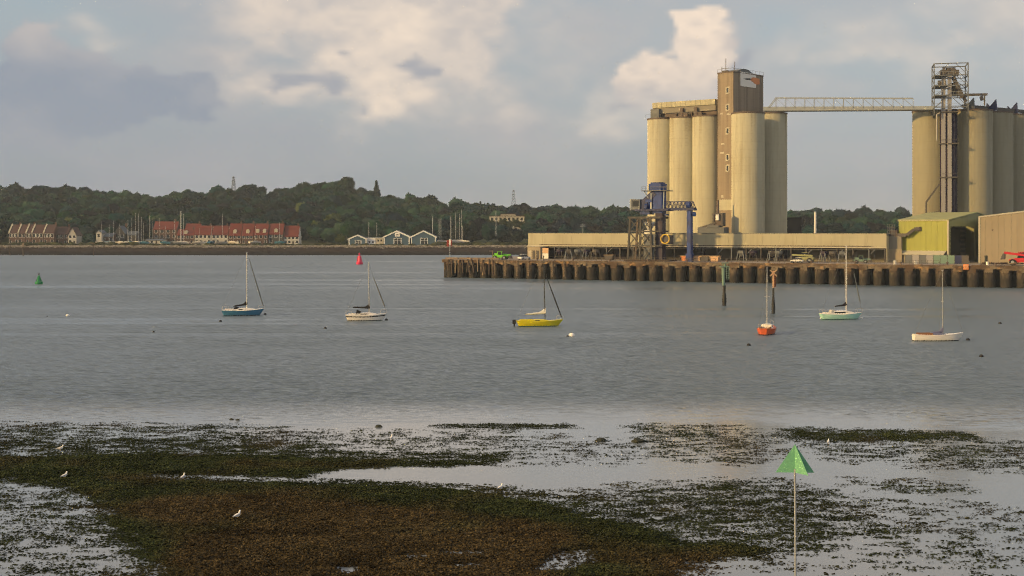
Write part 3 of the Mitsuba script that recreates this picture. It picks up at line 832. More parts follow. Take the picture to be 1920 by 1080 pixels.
k = thing('quay', 'long weathered concrete quay on thick round piles', 'quay')
LEN = 215.0
part(k, 'deck', MB().b(-.4, LEN, -.2, 70, DECK - .9, DECK), 'apron', Q)
qq = np.random.default_rng(8)
part(k, 'back_wall', MB().b(0, LEN, 3.2, 3.9, -2, DECK - .95), 'pile_concrete', Q)
part(k, 'end_wall', MB().b(-.3, .3, .9, 70, -2, DECK - .95), 'pile_concrete', Q)
x = 0.0; j = 0
while x < LEN - 4:                       # capping beam cast in lengths, chipped and uneven
    L = qq.uniform(3.3, 4.3)
    d = qq.uniform(-.10, .10); h = qq.uniform(.75, 1.25); top = DECK + qq.uniform(-.06, .16)
    b = MB().b(x + .03, x + L - .03, -.75 + d, -.22, top - h, top)
    if qq.random() < .45:
        a = x + qq.uniform(.2, L - 1.4)
        b.b(a, a + qq.uniform(.7, 1.2), -.95 + d, -.78 + d, top - h - qq.uniform(.1, .5), top - .25)
    part(k, 'capping_block', b, 'quay_concrete', Q)
    x += L; j += 1
NP = 55
for j in range(NP):
    s0 = 1.9 + j * 3.79 + qq.normal(0, .06)
    r = 1.36
    b = MB()
    prof = [(r * 1.04, -2.0), (r * 1.0, .2), (r * .99, 2.0), (r, 3.4), (r * 1.02, DECK - 1.45), (r * 1.12, DECK - 1.38), (r * 1.14, DECK - .92)]
    b.lathe(prof, (s0, 1.15, 0), 18)
    part(k, 'pile', b, 'pile_concrete', Q, smooth=40)
    hb = MB().b(s0 - .95 + qq.normal(0, .1), s0 + .9 + qq.normal(0, .1), -.55, 1.2, DECK - 1.36 - qq.uniform(0, .5), DECK - .86)
    part(k, 'pile_head', hb, 'quay_concrete', Q)
# broken timber fendering at the river end
for j in range(13):
    s0 = s_at(835, -1) + 1.0 + j * 1.25
    tilt = qq.normal(0, .5) if 3 < j < 11 else qq.normal(0, .06)
    part(k, 'fender_timber', MB().bar((s0, -1.2, qq.uniform(.6, 2.5)), (s0 + tilt, -1.0, DECK + qq.uniform(-.5, .5)), .3), 'timber_dark' if qq.random() < .6 else 'timber_pale', Q)
for j in range(9):
    s0 = s_at(905, -1) + j * 3.79 * .98
    part(k, 'ladder_rail', MB().bar((s0 - .14, -1.0, .8), (s0 - .14, -1.0, DECK), .12).bar((s0 + .14, -1.0, .8), (s0 + .14, -1.0, DECK), .12), 'timber_pale', Q)
for j in range(4):
    s0 = 1.0 + j * 4.6
    part(k, 'kerb_timber', MB().b(s0, s0 + 4.2, -.6, .1, DECK + .17, DECK + .62), 'timber_pale', Q)
for j in range(14):          # mooring bollards along the edge
    s0 = 8 + j * 11.3
    part(k, 'bollard', MB().lathe([(.32, 0), (.26, .12), (.22, .45), (.36, .55), (.36, .7), (.1, .76)], (s0, .8, DECK), 10), 'dark_rim', Q, smooth=40)

# guard rails on the edge: thin posts and one rail per stretch
k = thing('guard_rail', 'rusty post and rail guard along the quay edge before the open shed', 'railing')
b = MB()
for j in range(74):
    s0 = s_at(1040, 1.6) + j * 1.45
    part(k, 'post', MB().bar((s0, 1.6, DECK), (s0, 1.6, DECK + 1.1), .09), 'steel_brown', Q)
for z in (.55, 1.08):
    part(k, 'rail', MB().bar((s_at(1040, 1.6), 1.6, DECK + z), (s_at(1040, 1.6) + 73 * 1.45, 1.6, DECK + z), .07), 'steel_brown', Q)

# ------------------------------------------------------------------ long open shed on the quay
TS = 19.0
SA, SB = s_at(990, TS), s_at(1662, TS)
k = thing('transit_shed', 'long cream clad open fronted shed with a deep fascia along the quay', 'shed')
ZT, ZF = 13.15, 9.15
nb = 22
for j in range(nb):
    a, b_ = SA + (SB - SA) * j / nb, SA + (SB - SA) * (j + 1) / nb
    part(k, 'fascia_panel', MB().b(a + .02, b_ - .02, TS + (.03 if j % 2 else 0), TS + .25, ZF + .45, ZT), 'cream_cladding', Q)
part(k, 'eave_trim', MB().b(SA - .1, SB + .1, TS - .22, TS + .2, ZF + .05, ZF + .42), 'house_cream', Q)
part(k, 'gutter', MB().b(SA + 4, SB - 4, TS - .35, TS - .02, ZF + .52, ZF + .66), 'dark_rim', Q)
part(k, 'roof', MB().b(SA - .2, SB + .2, TS + .26, TS + 17, ZT - .5, ZT - .1).b(SA, SB, TS - .1, TS + .25, ZT + .01, ZT + .12), 'roof_slate', Q)
part(k, 'end_wall', MB().b(SA - .12, SA + .12, TS + .3, TS + 16.8, DECK, ZT - .55), 'cream_cladding', Q)
part(k, 'end_wall', MB().b(SB - .12, SB + .12, TS + .3, TS + 16.8, DECK, ZT - .55), 'cream_cladding', Q)
for j in range(nb):                 # back wall panels of differing age
    a, b_ = SA + (SB - SA) * j / nb, SA + (SB - SA) * (j + 1) / nb
    m_ = ['purple_paint', 'dark_interior', 'steel_brown', 'dark_interior', 'grey_wall'][(j * 7) % 5]
    if j in (18, 19, 20, 21):
        m_ = 'grey_wall'
    part(k, 'back_panel', MB().b(a + .05, b_ - .05, TS + 9, TS + 9.3, DECK, ZF + .6), m_, Q)
for j in range(26):
    s0 = SA + .4 + (SB - SA - .8) * j / 25
    part(k, 'column', MB().b(s0 - .16, s0 + .16, TS - .02, TS + .3, DECK, ZF + .04), 'steel_brown' if j % 3 else 'steel_grey', Q)
    if j < 25:
        s1 = SA + .4 + (SB - SA - .8) * (j + 1) / 25
        part(k, 'truss', MB().bar((s0, TS + .4, ZF - .35), (s1, TS + .4, ZF - .35), .14), 'steel_grey', Q)
        if j % 2 == 0:
            part(k, 'brace', MB().bar((s0, TS + .4, ZF - 1.9), (s0 + 1.6, TS + .4, ZF - .3), .12), 'steel_light', Q)
k2 = thing('roof_aerial', 'small pale aerial on the roof of the long cream shed', 'aerial')
p = Q((s_at(1093, TS + 8), TS + 8, ZT - .1))
part(k2, 'mast', MB().tube(p, p + [0, 0, 3.2], .1, .06, 6), 'steel_light')
part(k2, 'dish', MB().lathe([(.0, 0), (.7, .1), (.9, .35)], tuple(p + [0, 0, 1.9]), 12).bar(p + [-.8, 0, 2.6], p + [.8, 0, 2.6], .12), 'steel_light')

# pale store room at the river end of the shed
k = thing('store_room', 'tan boxy store room under the river end of the long shed', 'store room')
a, b_ = s_at(989, 15), s_at(1013, 15)
part(k, 'wall', MB().b(a, b_, 15, TS - .1, DECK, ZF - .1), 'tan_cladding', Q)
for j in range(3):
    c = a + (b_ - a) * (.2 + .3 * j)
    part(k, 'door', MB().b(c - .45, c + .45, 14.93, 15.05, DECK + .1, DECK + 2.6), 'steel_brown' if j else 'house_cream', Q)
part(k, 'roof', MB().b(a - .2, b_ + .2, 14.8, TS - .08, ZF - .1, ZF + .0), 'house_cream', Q)
# white and brown bay next to it
k = thing('notice_board', 'white and rust coloured panel standing beside the tan store room', 'panel')
a, b_ = s_at(1017, 14), s_at(1028, 14)
part(k, 'board', MB().b(a, b_, 14, 14.2, DECK + 1.9, ZF - .4), 'orange_pale', Q)
part(k, 'lower_board', MB().b(a, b_, 14, 14.2, DECK + .2, DECK + 1.8), 'white_paint', Q)
part(k, 'post', MB().b(a - .15, a, 14, 14.2, DECK, ZF - .3).b(b_, b_ + .15, 14, 14.2, DECK, ZF - .3), 'steel_brown', Q)

# hoppers and bins standing in the open shed
GH = 'portable hoppers on legs under the long shed'
for j, px in enumerate([1050, 1066, 1083, 1101, 1117, 1390, 1412, 1447, 1460, 1546, 1562, 1579]):
    s0 = s_at(px, 15.5); c = Q((s0, 15.5, DECK))
    k = thing('grain_hopper', f'{ORD[j]} steel hopper from the river end of the open shed, on splayed {["rusty", "pale"][j % 2]} legs', 'hopper', GH)
    R_ = 1.1
    fr = Frame(c, QA + .3 * j)
    part(k, 'bin', MB().lathe([(.18, 1.3), (R_, 2.3), (R_, 3.0), (R_ - .1, 3.02)], (0, 0, 0), 4 if j % 2 else 10, math.pi / 4), ['purple_paint', 'steel_brown', 'steel_grey'][j % 3], fr)
    for sx in (-1, 1):
        for sy in (-1, 1):
            part(k, 'leg', MB().bar((sx * 1.15, sy * 1.15, 0), (sx * .72, sy * .72, 2.5), .13), 'steel_light' if j % 2 else 'steel_brown', fr)
for j, (px, col, lab) in enumerate([(1287, 'orange_paint', 'rusty orange skip nearest the blue unloader'), (1308, 'orange_pale', 'pale tan skip second along from the unloader'), (1322, 'steel_brown', 'brown skip third along from the unloader'), (1341, 'orange_pale', 'pale tan skip farthest from the unloader'), (1143, 'steel_brown', 'dark rusty skip under the shed, river side of the unloader')]):
    s0 = s_at(px, 8); c = Q((s0, 8, DECK)); fr = Frame(c, QA)
    k = thing('skip', lab, 'skip')
    part(k, 'body', MB().prism([(-1.0, .15), (1.0, .15), (1.5, 1.6), (-1.5, 1.6)], -.9, .9), col, fr)
    part(k, 'rim', MB().b(-1.58, 1.58, -1.0, -.9, 1.5, 1.7).b(-1.58, 1.58, .9, 1.0, 1.5, 1.7).b(-1.6, -1.45, -.9, .9, 1.5, 1.7).b(1.45, 1.6, -.9, .9, 1.5, 1.7), 'timber_pale', fr)
    part(k, 'lifting_bar', MB().bar((-1.2, -.98, .5), (-1.2, -.98, 1.3), .12).bar((1.2, -.98, .5), (1.2, -.98, 1.3), .12), 'steel_brown', fr)
# white sacks row hung on the back of the shed
k = thing('light_row', 'row of white bulk bags on a rack deep in the open shed', 'rack')
a = s_at(1077, 20); b_ = s_at(1100, 20)
part(k, 'rack', MB().b(a - .3, b_ + .3, 22.0, 22.2, ZF - 1.35, ZF - 1.2).b(a - .3, a - .15, 22, 22.2, DECK, ZF - 1.2).b(b_ + .15, b_ + .3, 22, 22.2, DECK, ZF - 1.2), 'steel_brown', Q)
for j in range(6):
    c = a + (b_ - a) * j / 5
    part(k, 'bag', MB().lathe([(.12, -.5), (.32, -.35), (.34, .2), (.2, .4)], (c, 22.1, ZF - .78), 7), 'white_fabric', Q, smooth=True)

# ------------------------------------------------------------------ blue ship unloader
tU = 6.5
sU = s_at(1236, tU); cU = Q((sU, tU, 0)); DU = cU[1]; FU = Frame((cU[0], cU[1], 0), QA)
mpp = DU / FPX


def ux(px):
    return s_at(px, tU) - sU


def uz(py):
    return EYE + (HOR - py) * mpp


k = thing('ship_unloader', 'tall dark blue ship unloader on a steel gantry standing on the quay', 'ship unloader')
cb = MB()
ring = lambda x0, x1, y0, y1, c: [(x0 + c, y0), (x1 - c, y0), (x1, y0 + c), (x1, y1 - c), (x1 - c, y1), (x0 + c, y1), (x0, y1 - c), (x0, y0 + c)]
cb.prism(ring(ux(1226), ux(1246), -1.6, 1.6, .3), uz(400), uz(358), 'z')
cb.prism(ring(ux(1220), ux(1247), -2.0, 2.0, .5), uz(358), uz(345), 'z')
cb.prism(ring(ux(1222), ux(1245), -1.8, 1.8, .8), uz(345), uz(342), 'z')
part(k, 'tower', cb, 'crane_blue', FU)
part(k, 'lower_tower', MB().b(ux(1232), ux(1245), -1.5, 1.5, DECK + .02, uz(400)), 'purple_paint', FU)
pf = MB().b(ux(1209), ux(1256), -2.6, 2.6, uz(358.5), uz(357))
for px in (1209.5, 1216, 1250, 1255.5):
    pf.bar((ux(px), -2.55, uz(357)), (ux(px), -2.55, uz(350)), .09)
pf.bar((ux(1209.5), -2.55, uz(350)), (ux(1255.5), -2.55, uz(350)), .08).bar((ux(1209.5), -2.55, uz(353)), (ux(1255.5), -2.55, uz(353)), .07)
part(k, 'platform', pf, 'steel_grey', FU)
part(k, 'platform', MB().b(ux(1195), ux(1258), -2.4, 2.4, uz(395.5), uz(392)), 'crane_blue_dark', FU)
part(k, 'chute', MB().bar((ux(1231), -.8, uz(361)), (ux(1208), -.8, uz(382)), 1.9, 1.7).bar((ux(1208), -.8, uz(382)), (ux(1206), -.8, uz(392)), 1.8, 1.6), 'crane_blue_dark', FU)
for (a0, b0, a1, b1, w_) in ((1212, 358, 1220, 372, .25), (1225, 362, 1226, 392, .35), (1249, 358, 1248, 396, .28)):
    part(k, 'strut', MB().bar((ux(a0), -1.8, uz(b0)), (ux(a1), -1.8, uz(b1)), w_), 'steel_light', FU)
ck = part(k, 'cab', MB().b(ux(1188), ux(1205), -2.2, 1.2, uz(393), uz(373.5)), 'steel_grey', FU)
part(ck, 'window', MB().b(ux(1191), ux(1203), -2.26, -2.15, uz(387), uz(376)), 'window_dark', FU)
part(ck, 'side_panel', MB().b(ux(1187) - .1, ux(1189), -2.3, 1.3, uz(394), uz(373)), 'steel_light', FU)
part(k, 'machinery', MB().b(ux(1205), ux(1222), -1.9, 1.9, uz(402), uz(395.5)).tube((ux(1214), -1.9, uz(388)), (ux(1219), -1.9, uz(388)), .9, .9, 10).b(ux(1248), ux(1252), -1, 1, uz(404), uz(401)).tube((ux(1221), -1.7, uz(392)), (ux(1221), -1.7, uz(376)), .3, .3, 8).b(ux(1215), ux(1226), -2.1, -1.2, uz(379), uz(374)), 'crane_blue', FU)
bt = MB()
bx = [1250, 1257, 1264, 1271, 1278, 1285, 1292, 1299]
for y in (-1.2, 1.2):
    bt.bar((ux(1248), y, uz(378.5)), (ux(1297), y, uz(378.5)), .22).bar((ux(1248), y, uz(391)), (ux(1303), y, uz(391)), .3)
    bt.bar((ux(1297), y, uz(378.5)), (ux(1302), y, uz(391)), .2)
    for a, b_ in zip(bx[:-1], bx[1:]):
        bt.bar((ux(a), y, uz(391)), (ux((a + b_) / 2), y, uz(378.5)), .14).bar((ux((a + b_) / 2), y, uz(378.5)), (ux(b_), y, uz(391)), .14)
part(k, 'boom_truss', bt, 'crane_blue_dark', FU)
part(k, 'boom_deck', MB().b(ux(1246), ux(1304), -1.35, 1.35, uz(395), uz(392)), 'crane_blue_dark', FU)
part(k, 'boom_drum', MB().tube((ux(1290), -1.4, uz(385)), (ux(1297), -1.4, uz(385)), .8, .8, 10), 'crane_blue', FU)
part(k, 'boom_drum', MB().tube((ux(1298), 0, uz(402)), (ux(1304), 0, uz(402)), .6, .6, 8), 'crane_blue', FU)
part(k, 'support_leg', MB().b(ux(1290), ux(1297), -1.0, 1.0, DECK + 2.2, uz(395.2)).b(ux(1288), ux(1299), -1.2, 1.2, DECK, DECK + 2.2), 'crane_blue', FU)
# gantry legs
for (a0, a1) in ((1185, 1189), (1206.5, 1211.5), (1229, 1229)):
    for y in (-3, 3):
        part(k, 'gantry_leg', MB().bar((ux(a0 - 1 if a0 == 1185 else a0), y, DECK), (ux(a1 + (0 if a0 == 1185 else -3)), y, uz(408)), .5), 'gantry_steel' if y < 0 else 'dark_rim', FU)
lv = [(489, 488), (461, 460), (434, 433), (409, 406.5)]
for (pa, pb) in lv:
    part(k, 'gantry_beam', MB().b(ux(1185), ux(1246), -3.25, -2.75, uz(pa + 1), uz(pb - .5)).b(ux(1185), ux(1246), 2.75, 3.25, uz(pa + 1), uz(pb - .5)).b(ux(1186), ux(1188), -2.75, 2.75, uz(pa + 1), uz(pb - .5)).b(ux(1208), ux(1210), -2.75, 2.75, uz(pa + 1), uz(pb - .5)), 'gantry_steel', FU)
for (pa, pb) in ((488, 461), (460, 434), (433, 409)):
    for y in (-3, 3):
        for (xa_, xb_) in ((1187, 1207), (1210, 1230)):
            part(k, 'cross_brace', MB().bar((ux(xa_), y, uz(pa)), (ux(xb_), y, uz(pb)), .22).bar((ux(xb_), y, uz(pa)), (ux(xa_), y, uz(pb)), .22), 'gantry_steel', FU)
part(k, 'cladding_panel', MB().b(ux(1214), ux(1234), -2.7, -2.5, uz(462), uz(439)), 'steel_grey', FU)
part(k, 'cladding_panel', MB().b(ux(1212), ux(1232), -2.4, -2.2, uz(486), uz(464)), 'steel_grey', FU)
part(k, 'hopper', MB().lathe([(.5, uz(432)), (1.6, uz(420)), (1.6, uz(416))], (ux(1220), -1, 0), 10), 'white_paint', FU)
part(k, 'sign_board', MB().b(ux(1215), ux(1228), -2.9, -2.75, uz(438), uz(431.5)), 'white_paint', FU)
tor = trimesh.creation.torus(1.25, .18, 20, 8)
tor.apply_transform(trimesh.transformations.rotation_matrix(math.pi / 2, [1, 0, 0]))
part(k, 'hose_reel', MB().add(tor.vertices + np.array([ux(1252), -2.2, uz(448)]), tor.faces), 'yellow_paint', FU, smooth=True)
part(k, 'motor_house', MB().b(ux(1245), ux(1259), -1.6, 1.6, uz(458), uz(441)), 'steel_brown', FU)
part(k, 'rail_base', MB().b(ux(1178), ux(1262), -3.5, -2.4, DECK - .02, DECK + .5).b(ux(1178), ux(1262), 2.4, 3.5, DECK - .02, DECK + .5), 'timber_dark', FU)

# ------------------------------------------------------------------ grain silos, first block
SA_ = math.radians(-45)
def silo_centre(px, Y):
    return np.array([(px - 960) / FPX * Y, Y, 0.0])


def silo(parent, px, Y, r, ztop, m, n=56):
    c = silo_centre(px, Y)
    prof = [(r, DECK)]
    z = DECK
    while z < ztop - 2:
        z += 6.0
        zz = min(z, ztop - .6)
        prof += [(r, zz - .04), (r - .025, zz), (r, zz + .04)]
    prof += [(r, ztop - .45)]
    sk = part(parent, 'silo', MB().lathe(prof, tuple(c), n), m, smooth=25)
    part(sk, 'roof_rim', MB().lathe([(r + .16, ztop - .45), (r + .16, ztop), (r - .4, ztop + .03), (.1, ztop + .25)], tuple(c), n), 'dark_rim', smooth=25)
    return sk


k = thing('grain_silo', 'sunlit block of five tall cream concrete grain silos with a square elevator tower', 'grain silo')
KS = k
ZS = 50.2
silo(k, 1240, 415, 4.5, ZS, 'silo_concrete')
silo(k, 1282, 410, 4.5, ZS, 'silo_concrete')
silo(k, 1325, 405, 4.5, ZS, 'silo_concrete')
silo(k, 1402.5, 391, 4.98, ZS - .3, 'silo_concrete')
silo(k, 1446, 402, 4.9, ZS + .6, 'silo_concrete')
TC = silo_centre(1375, 395)
FT = Frame(TC, SA_)                      # local x runs along the lit face towards the viewer's right, -y faces the viewer's left
ex, ey = FT.R[:, 0], FT.R[:, 1]


def solve(px, dirn, o=TC):
    kk = (px - 960) / FPX
    return (kk * o[1] - o[0]) / (dirn[0] - kk * dirn[1])


WL = -solve(1345.5, ex); WR = solve(1431, ey)
ZTW = EYE + (HOR - 136) / FPX * 396
tk = part(k, 'tower', MB().b(-WL, 0, 0, WR, DECK, ZTW), 'tower_concrete', FT)
part(tk, 'parapet', MB().b(-WL - .12, .12, -.12, .25, ZTW, ZTW + .35).b(-WL - .12, .12, WR - .25, WR + .12, ZTW, ZTW + .35).b(-.13, .12, .25, WR - .25, ZTW, ZTW + .35).b(-WL - .12, -WL + .13, .25, WR - .25, ZTW, ZTW + .35), 'dark_rim', FT)
dome = [(WR * .12 + (WR * .62) * t, ZTW + .3 + 1.35 * math.sin(t * math.pi)) for t in np.linspace(0, 1, 12)]
part(tk, 'curved_roof', MB().prism(dome, -WL + .6, -.5, 'x'), 'steel_grey', FT, smooth=30)
rr = MB()
for y in np.linspace(0, WR, 9):
    rr.bar((-.02, y, ZTW + .35), (-.02, y, ZTW + 1.35), .06)
rr.bar((-.02, 0, ZTW + 1.35), (-.02, WR, ZTW + 1.35), .06).bar((-WL, .02, ZTW + 1.35), (0, .02, ZTW + 1.35), .06).bar((-WL, .02, ZTW + .35), (-WL, .02, ZTW + 1.35), .06)
part(tk, 'guard_rail', rr, 'steel_grey', FT)
ant = MB().bar((-WL * .62, 1.2, ZTW), (-WL * .62, 1.2, ZTW + 4.6), .14).bar((-WL * .85, 1.0, ZTW), (-WL * .85, 1.0, ZTW + 2.2), .12).bar((-WL * .9, 1.0, ZTW + 1.6), (-WL * .4, 1.2, ZTW + 1.6), .1).b(-WL * .8, -WL * .45, .7, 1.5, ZTW, ZTW + .9)
part(tk, 'aerial', ant, 'steel_brown', FT)
part(tk, 'aerial', MB().bar((-.6, 1.6, ZTW), (-.6, 1.6, ZTW + 3.4), .14).bar((-.9, 1.6, ZTW + 1.4), (-.3, 1.6, ZTW + 1.4), .12), 'steel_brown', FT)
XW = -WL * .36
for py in (169, 201, 245, 295, 315):
    z = EYE + (HOR - py) / FPX * 396
    wk = part(tk, 'window', MB().b(XW - .35, XW + .35, -.06, .05, z - .75, z + .75), 'window_dark', FT)
    part(wk, 'surround', MB().b(XW - .75, XW - .36, -.1, .05, z - 1.15, z + .9).b(XW + .36, XW + .7, -.1, .05, z - .8, z + 1.1).b(XW - .36, XW + .36, -.1, .05, z + .76, z + 1.1).b(XW - .36, XW + .36, -.1, .05, z - 1.1, z - .76), 'house_cream', FT)
for (x_, py, w_, h_) in [(-WL * .68, 269, 1.2, .5), (-WL * .72, 286, 1.5, .55), (-WL * .75, 212, 1.0, .5), (-WL * .3, 214, 1.3, .5), (-WL * .7, 368, .8, .8)]:
    z = EYE + (HOR - py) / FPX * 396
    part(tk, 'patch', MB().b(x_ - w_ / 2, x_ + w_ / 2, -.03, .02, z - h_ / 2, z + h_ / 2), 'house_cream', FT)
part(tk, 'render_panel', MB().b(-WL * .9, -WL * .1, -.035, .02, EYE + (HOR - 394) / FPX * 396, EYE + (HOR - 374) / FPX * 396), 'silo_concrete', FT)
# emblem panel on the shaded face
py0, py1 = solve(1388, ey), solve(1417, ey)
za, zb_ = EYE + (HOR - 165.5) / FPX * 404, EYE + (HOR - 139) / FPX * 404
sk = part(tk, 'sign_panel', MB().b(.0, .12, py0, py1, za, zb_), 'white_paint', FT)
W_, H_ = py1 - py0, zb_ - za
orp = [(.60, .52), (.72, .70), (.92, .74), (1.22, .68), (1.22, .30), (1.05, .24), (.90, .30), (.72, .46)]
part(sk, 'emblem', MB().prism([(py0 + W_ * a, za + H_ * b) for a, b in orp], .125, .17, 'x'), 'orange_paint', FT)
part(sk, 'emblem', MB().prism([(py0 + W_ * a, za + H_ * b) for a, b in [(.18, .53), (.40, .60), (.60, .62), (.74, .585), (.62, .52), (.42, .50)]], .172, .2, 'x').prism([(py0 + W_ * a, za + H_ * b) for a, b in [(.34, .47), (.60, .52), (.60, .56), (.34, .52)]], .172, .196, 'x'), 'dark_door', FT)
# conveyor gallery over the three left-hand silos
p0, p1 = silo_centre(1228, 416), silo_centre(1347, 403)
ga = math.atan2(*(p1 - p0)[[1, 0]]); FG = Frame(p0, ga); LG = np.linalg.norm(p1 - p0)
gk = part(k, 'gallery', MB().b(.3, LG, -2.0, 2.0, ZS + 1.5, ZS + 3.3), 'grey_wall', FG)
for j in range(13):
    a = .3 + (LG - .3) * j / 13; b_ = .3 + (LG - .3) * (j + 1) / 13
    part(gk, 'roof_panel', MB().b(a + .04, b_ - .04, -2.4, 2.3, ZS + 3.32, ZS + 5.0 + .03 * (j % 2)), 'cream_cladding', FG)
part(gk, 'support', MB().b(2.5, 2.8, -1.8, 1.8, ZS + .05, ZS + 1.5).b(8.5, 8.8, -1.8, 1.8, ZS + .05, ZS + 1.5).b(14, 14.3, -1.8, 1.8, ZS + .05, ZS + 1.5).b(1, LG, -1.2, 1.2, ZS + .25, ZS + 1.45), 'dark_rim', FG)
part(gk, 'vent_box', MB().b(.2, 3.2, -3.3, -2.05, ZS + .1, ZS + 2.9), 'steel_grey', FG)
for a in (10.6, 15.6):
    part(gk, 'conveyor_head', MB().b(a, a + 1.0, -3.0, -2.05, ZS + .1, ZS + 2.7).b(a + 1.0, a + 2.6, -2.8, -2.05, ZS + .1, ZS + 1.2), 'dark_rim', FG)
rl = MB()
for j in range(12):
    rl.bar((-1.2 + j * 1.75, -3.9, ZS), (-1.2 + j * 1.75, -3.9, ZS + 1.1), .06)
rl.bar((-1.2, -3.9, ZS + 1.1), (18, -3.9, ZS + 1.1), .06)
part(gk, 'guard_rail', rl, 'steel_grey', FG)
# dust plant at the foot of the tower, standing on the shed roof level
pD = silo_centre(1334, 388); FD = Frame((pD[0], pD[1], 0), QA)
k = thing('dust_plant', 'small dust extraction plant with a thin stack in front of the silo tower', 'dust plant')
dz = lambda py: EYE + (HOR - py) / FPX * 388
dx = lambda px: (px - 1334) / FPX * 388
part(k, 'plinth', MB().b(dx(1311), dx(1362), -2, 3, DECK, dz(426)).b(dx(1330), dx(1352), -2.2, 2, dz(426), dz(422.5)), 'steel_grey', FD)
part(k, 'frame', MB().b(dx(1339), dx(1342), -1.5, 1.5, dz(424), dz(400)).b(dx(1355), dx(1358.5), -1.5, 1.5, dz(424), dz(402)).b(dx(1339), dx(1358.5), -1.5, 1.5, dz(402), dz(399.5)), 'steel_brown', FD)
part(k, 'filter_box', MB().b(dx(1346), dx(1351.5), -1.9, 1.2, dz(413), dz(402.2)), 'white_gloss', FD)
part(k, 'filter_housing', MB().b(dx(1342.2), dx(1355), -1.2, 1.4, dz(422.5), dz(402.3)), 'dark_rim', FD)
part(k, 'stack', MB().tube((dx(1346.5), 0, dz(400)), (dx(1346.5), 0, dz(375)), .42, .36, 12), 'dark_rim', FD, smooth=40)
part(k, 'conveyor', MB().bar((dx(1312), -1, dz(428)), (dx(1345), -1, dz(418)), .9, .5), 'steel_brown', FD)

# ------------------------------------------------------------------ second silo block and its elevator
k = thing('grain_silo', 'block of grain silos in a colour dulled for shading, behind the steel elevator tower', 'grain silo')
ZR = 50.0
silo(k, 1745, 392, 5.4, ZR + .6, 'silo_concrete_shaded')
silo(k, 1784, 403, 5.4, ZR + .3, 'silo_concrete_shaded')
silo(k, 1826, 386, 5.3, ZR + .2, 'silo_concrete_shaded')
silo(k, 1866, 395, 5.2, ZR + .4, 'silo_concrete_shaded')
silo(k, 1904, 404, 5.4, ZR + .5, 'silo_concrete_shaded')
silo(k, 1946, 410, 5.4, ZR + .5, 'silo_concrete_shaded')
for (px, Y) in ((1818, 388), (1860, 393), (1899, 402)):
    c = silo_centre(px, Y)
    sk = part(k, 'roof_vent', MB().prism([(-1.6, ZR), (1.6, ZR), (1.3, ZR + 3.4), (.3, ZR + 1.9)], -1.2, .2).prism([(-1.9, ZR), (.6, ZR), (-1.6, ZR + 2.6)], .21, 1.2), 'crane_blue_dark' if px != 1818 else 'steel_grey', Frame((c[0], c[1], .7), -.5))
p0, p1 = silo_centre(1806, 386), silo_centre(1930, 406)
FGB = Frame(p0, math.atan2(*(p1 - p0)[[1, 0]])); LB = np.linalg.norm(p1 - p0)
part(k, 'roof_conveyor', MB().b(0, LB, -.6, .6, ZR + 1.1, ZR + 2.0).b(1, 1.2, -.5, .5, ZR + .4, ZR + 1.1).b(8, 8.2, -.5, .5, ZR + .4, ZR + 1.1).b(15, 15.2, -.5, .5, ZR + .4, ZR + 1.1), 'steel_brown', FGB)
k = thing('elevator_tower', 'open steel lattice elevator tower with twin pipes beside the duller silos', 'elevator tower')
YE = 381.0
FE = Frame(((1781 - 960) / FPX * YE, YE, 0), math.radians(-14))
ezz = lambda py: EYE + (HOR - py) / FPX * YE
exx = lambda px: (px - 1781) / FPX * YE
w, dpt = 4.75, 4.2
z0, z1 = ZR - 2, ezz(122)
for sx in (-1, 1):
    for sy in (-1, 1):
        part(k, 'corner_post', MB().bar((sx * w, sy * dpt, z0), (sx * w, sy * dpt, z1), .3), 'steel_grey', FE)
for j, py in enumerate((122, 144, 163, 181, 203)):
    z = ezz(py)
    fl = MB().bar((-w, -dpt, z), (w, -dpt, z), .26).bar((-w, dpt, z), (w, dpt, z), .26).bar((-w, -dpt, z), (-w, dpt, z), .26).bar((w, -dpt, z), (w, dpt, z), .26)
    if j in (1, 2, 3):
        fl.b(-w, -w * .2, -dpt, dpt, z - .12, z - .02)
    part(k, 'floor_frame', fl, 'steel_grey', FE)
lv = [ezz(p_) for p_ in (203, 181, 163, 144, 122)]
for a, b_ in zip(lv[:-1], lv[1:]):
    for sy in (-1, 1):
        part(k, 'brace', MB().bar((-w, sy * dpt, a), (-w * .1, sy * dpt, b_), .14), 'steel_grey', FE)
        part(k, 'brace', MB().bar((w, sy * dpt, a), (w * .25, sy * dpt, b_), .14), 'steel_grey', FE)
        rl = MB().bar((-w, sy * dpt, a + 1.1), (w, sy * dpt, a + 1.1), .07)
        for x_ in np.linspace(-w, w, 8):
            rl.bar((x_, sy * dpt, a), (x_, sy * dpt, a + 1.1), .05)
        part(k, 'guard_rail', rl, 'steel_light', FE)
    for sx in (-1, 1):
        part(k, 'brace', MB().bar((sx * w, -dpt, a), (sx * w, dpt, b_), .14), 'steel_grey', FE)
for x_ in (exx(1768.5), exx(1779.5)):
    b = MB().b(x_ - .55, x_ + .55, -2.2, -1.2, ezz(404), ezz(140))
    for z in np.arange(ezz(404), ezz(140), 3.4):
        b.b(x_ - .64, x_ + .64, -2.3, -1.1, z, z + .18)
    pk = part(k, 'elevator_pipe', b, 'galvanised', FE)
part(k, 'elevator_head', MB().b(exx(1763), exx(1796), -2.6, .6, ezz(143), ezz(133)).b(exx(1774), exx(1790), -2, .4, ezz(133), ezz(128)).b(exx(1767), exx(1772), -2.4, -1.0, ezz(140), ezz(126)), 'steel_brown', FE)
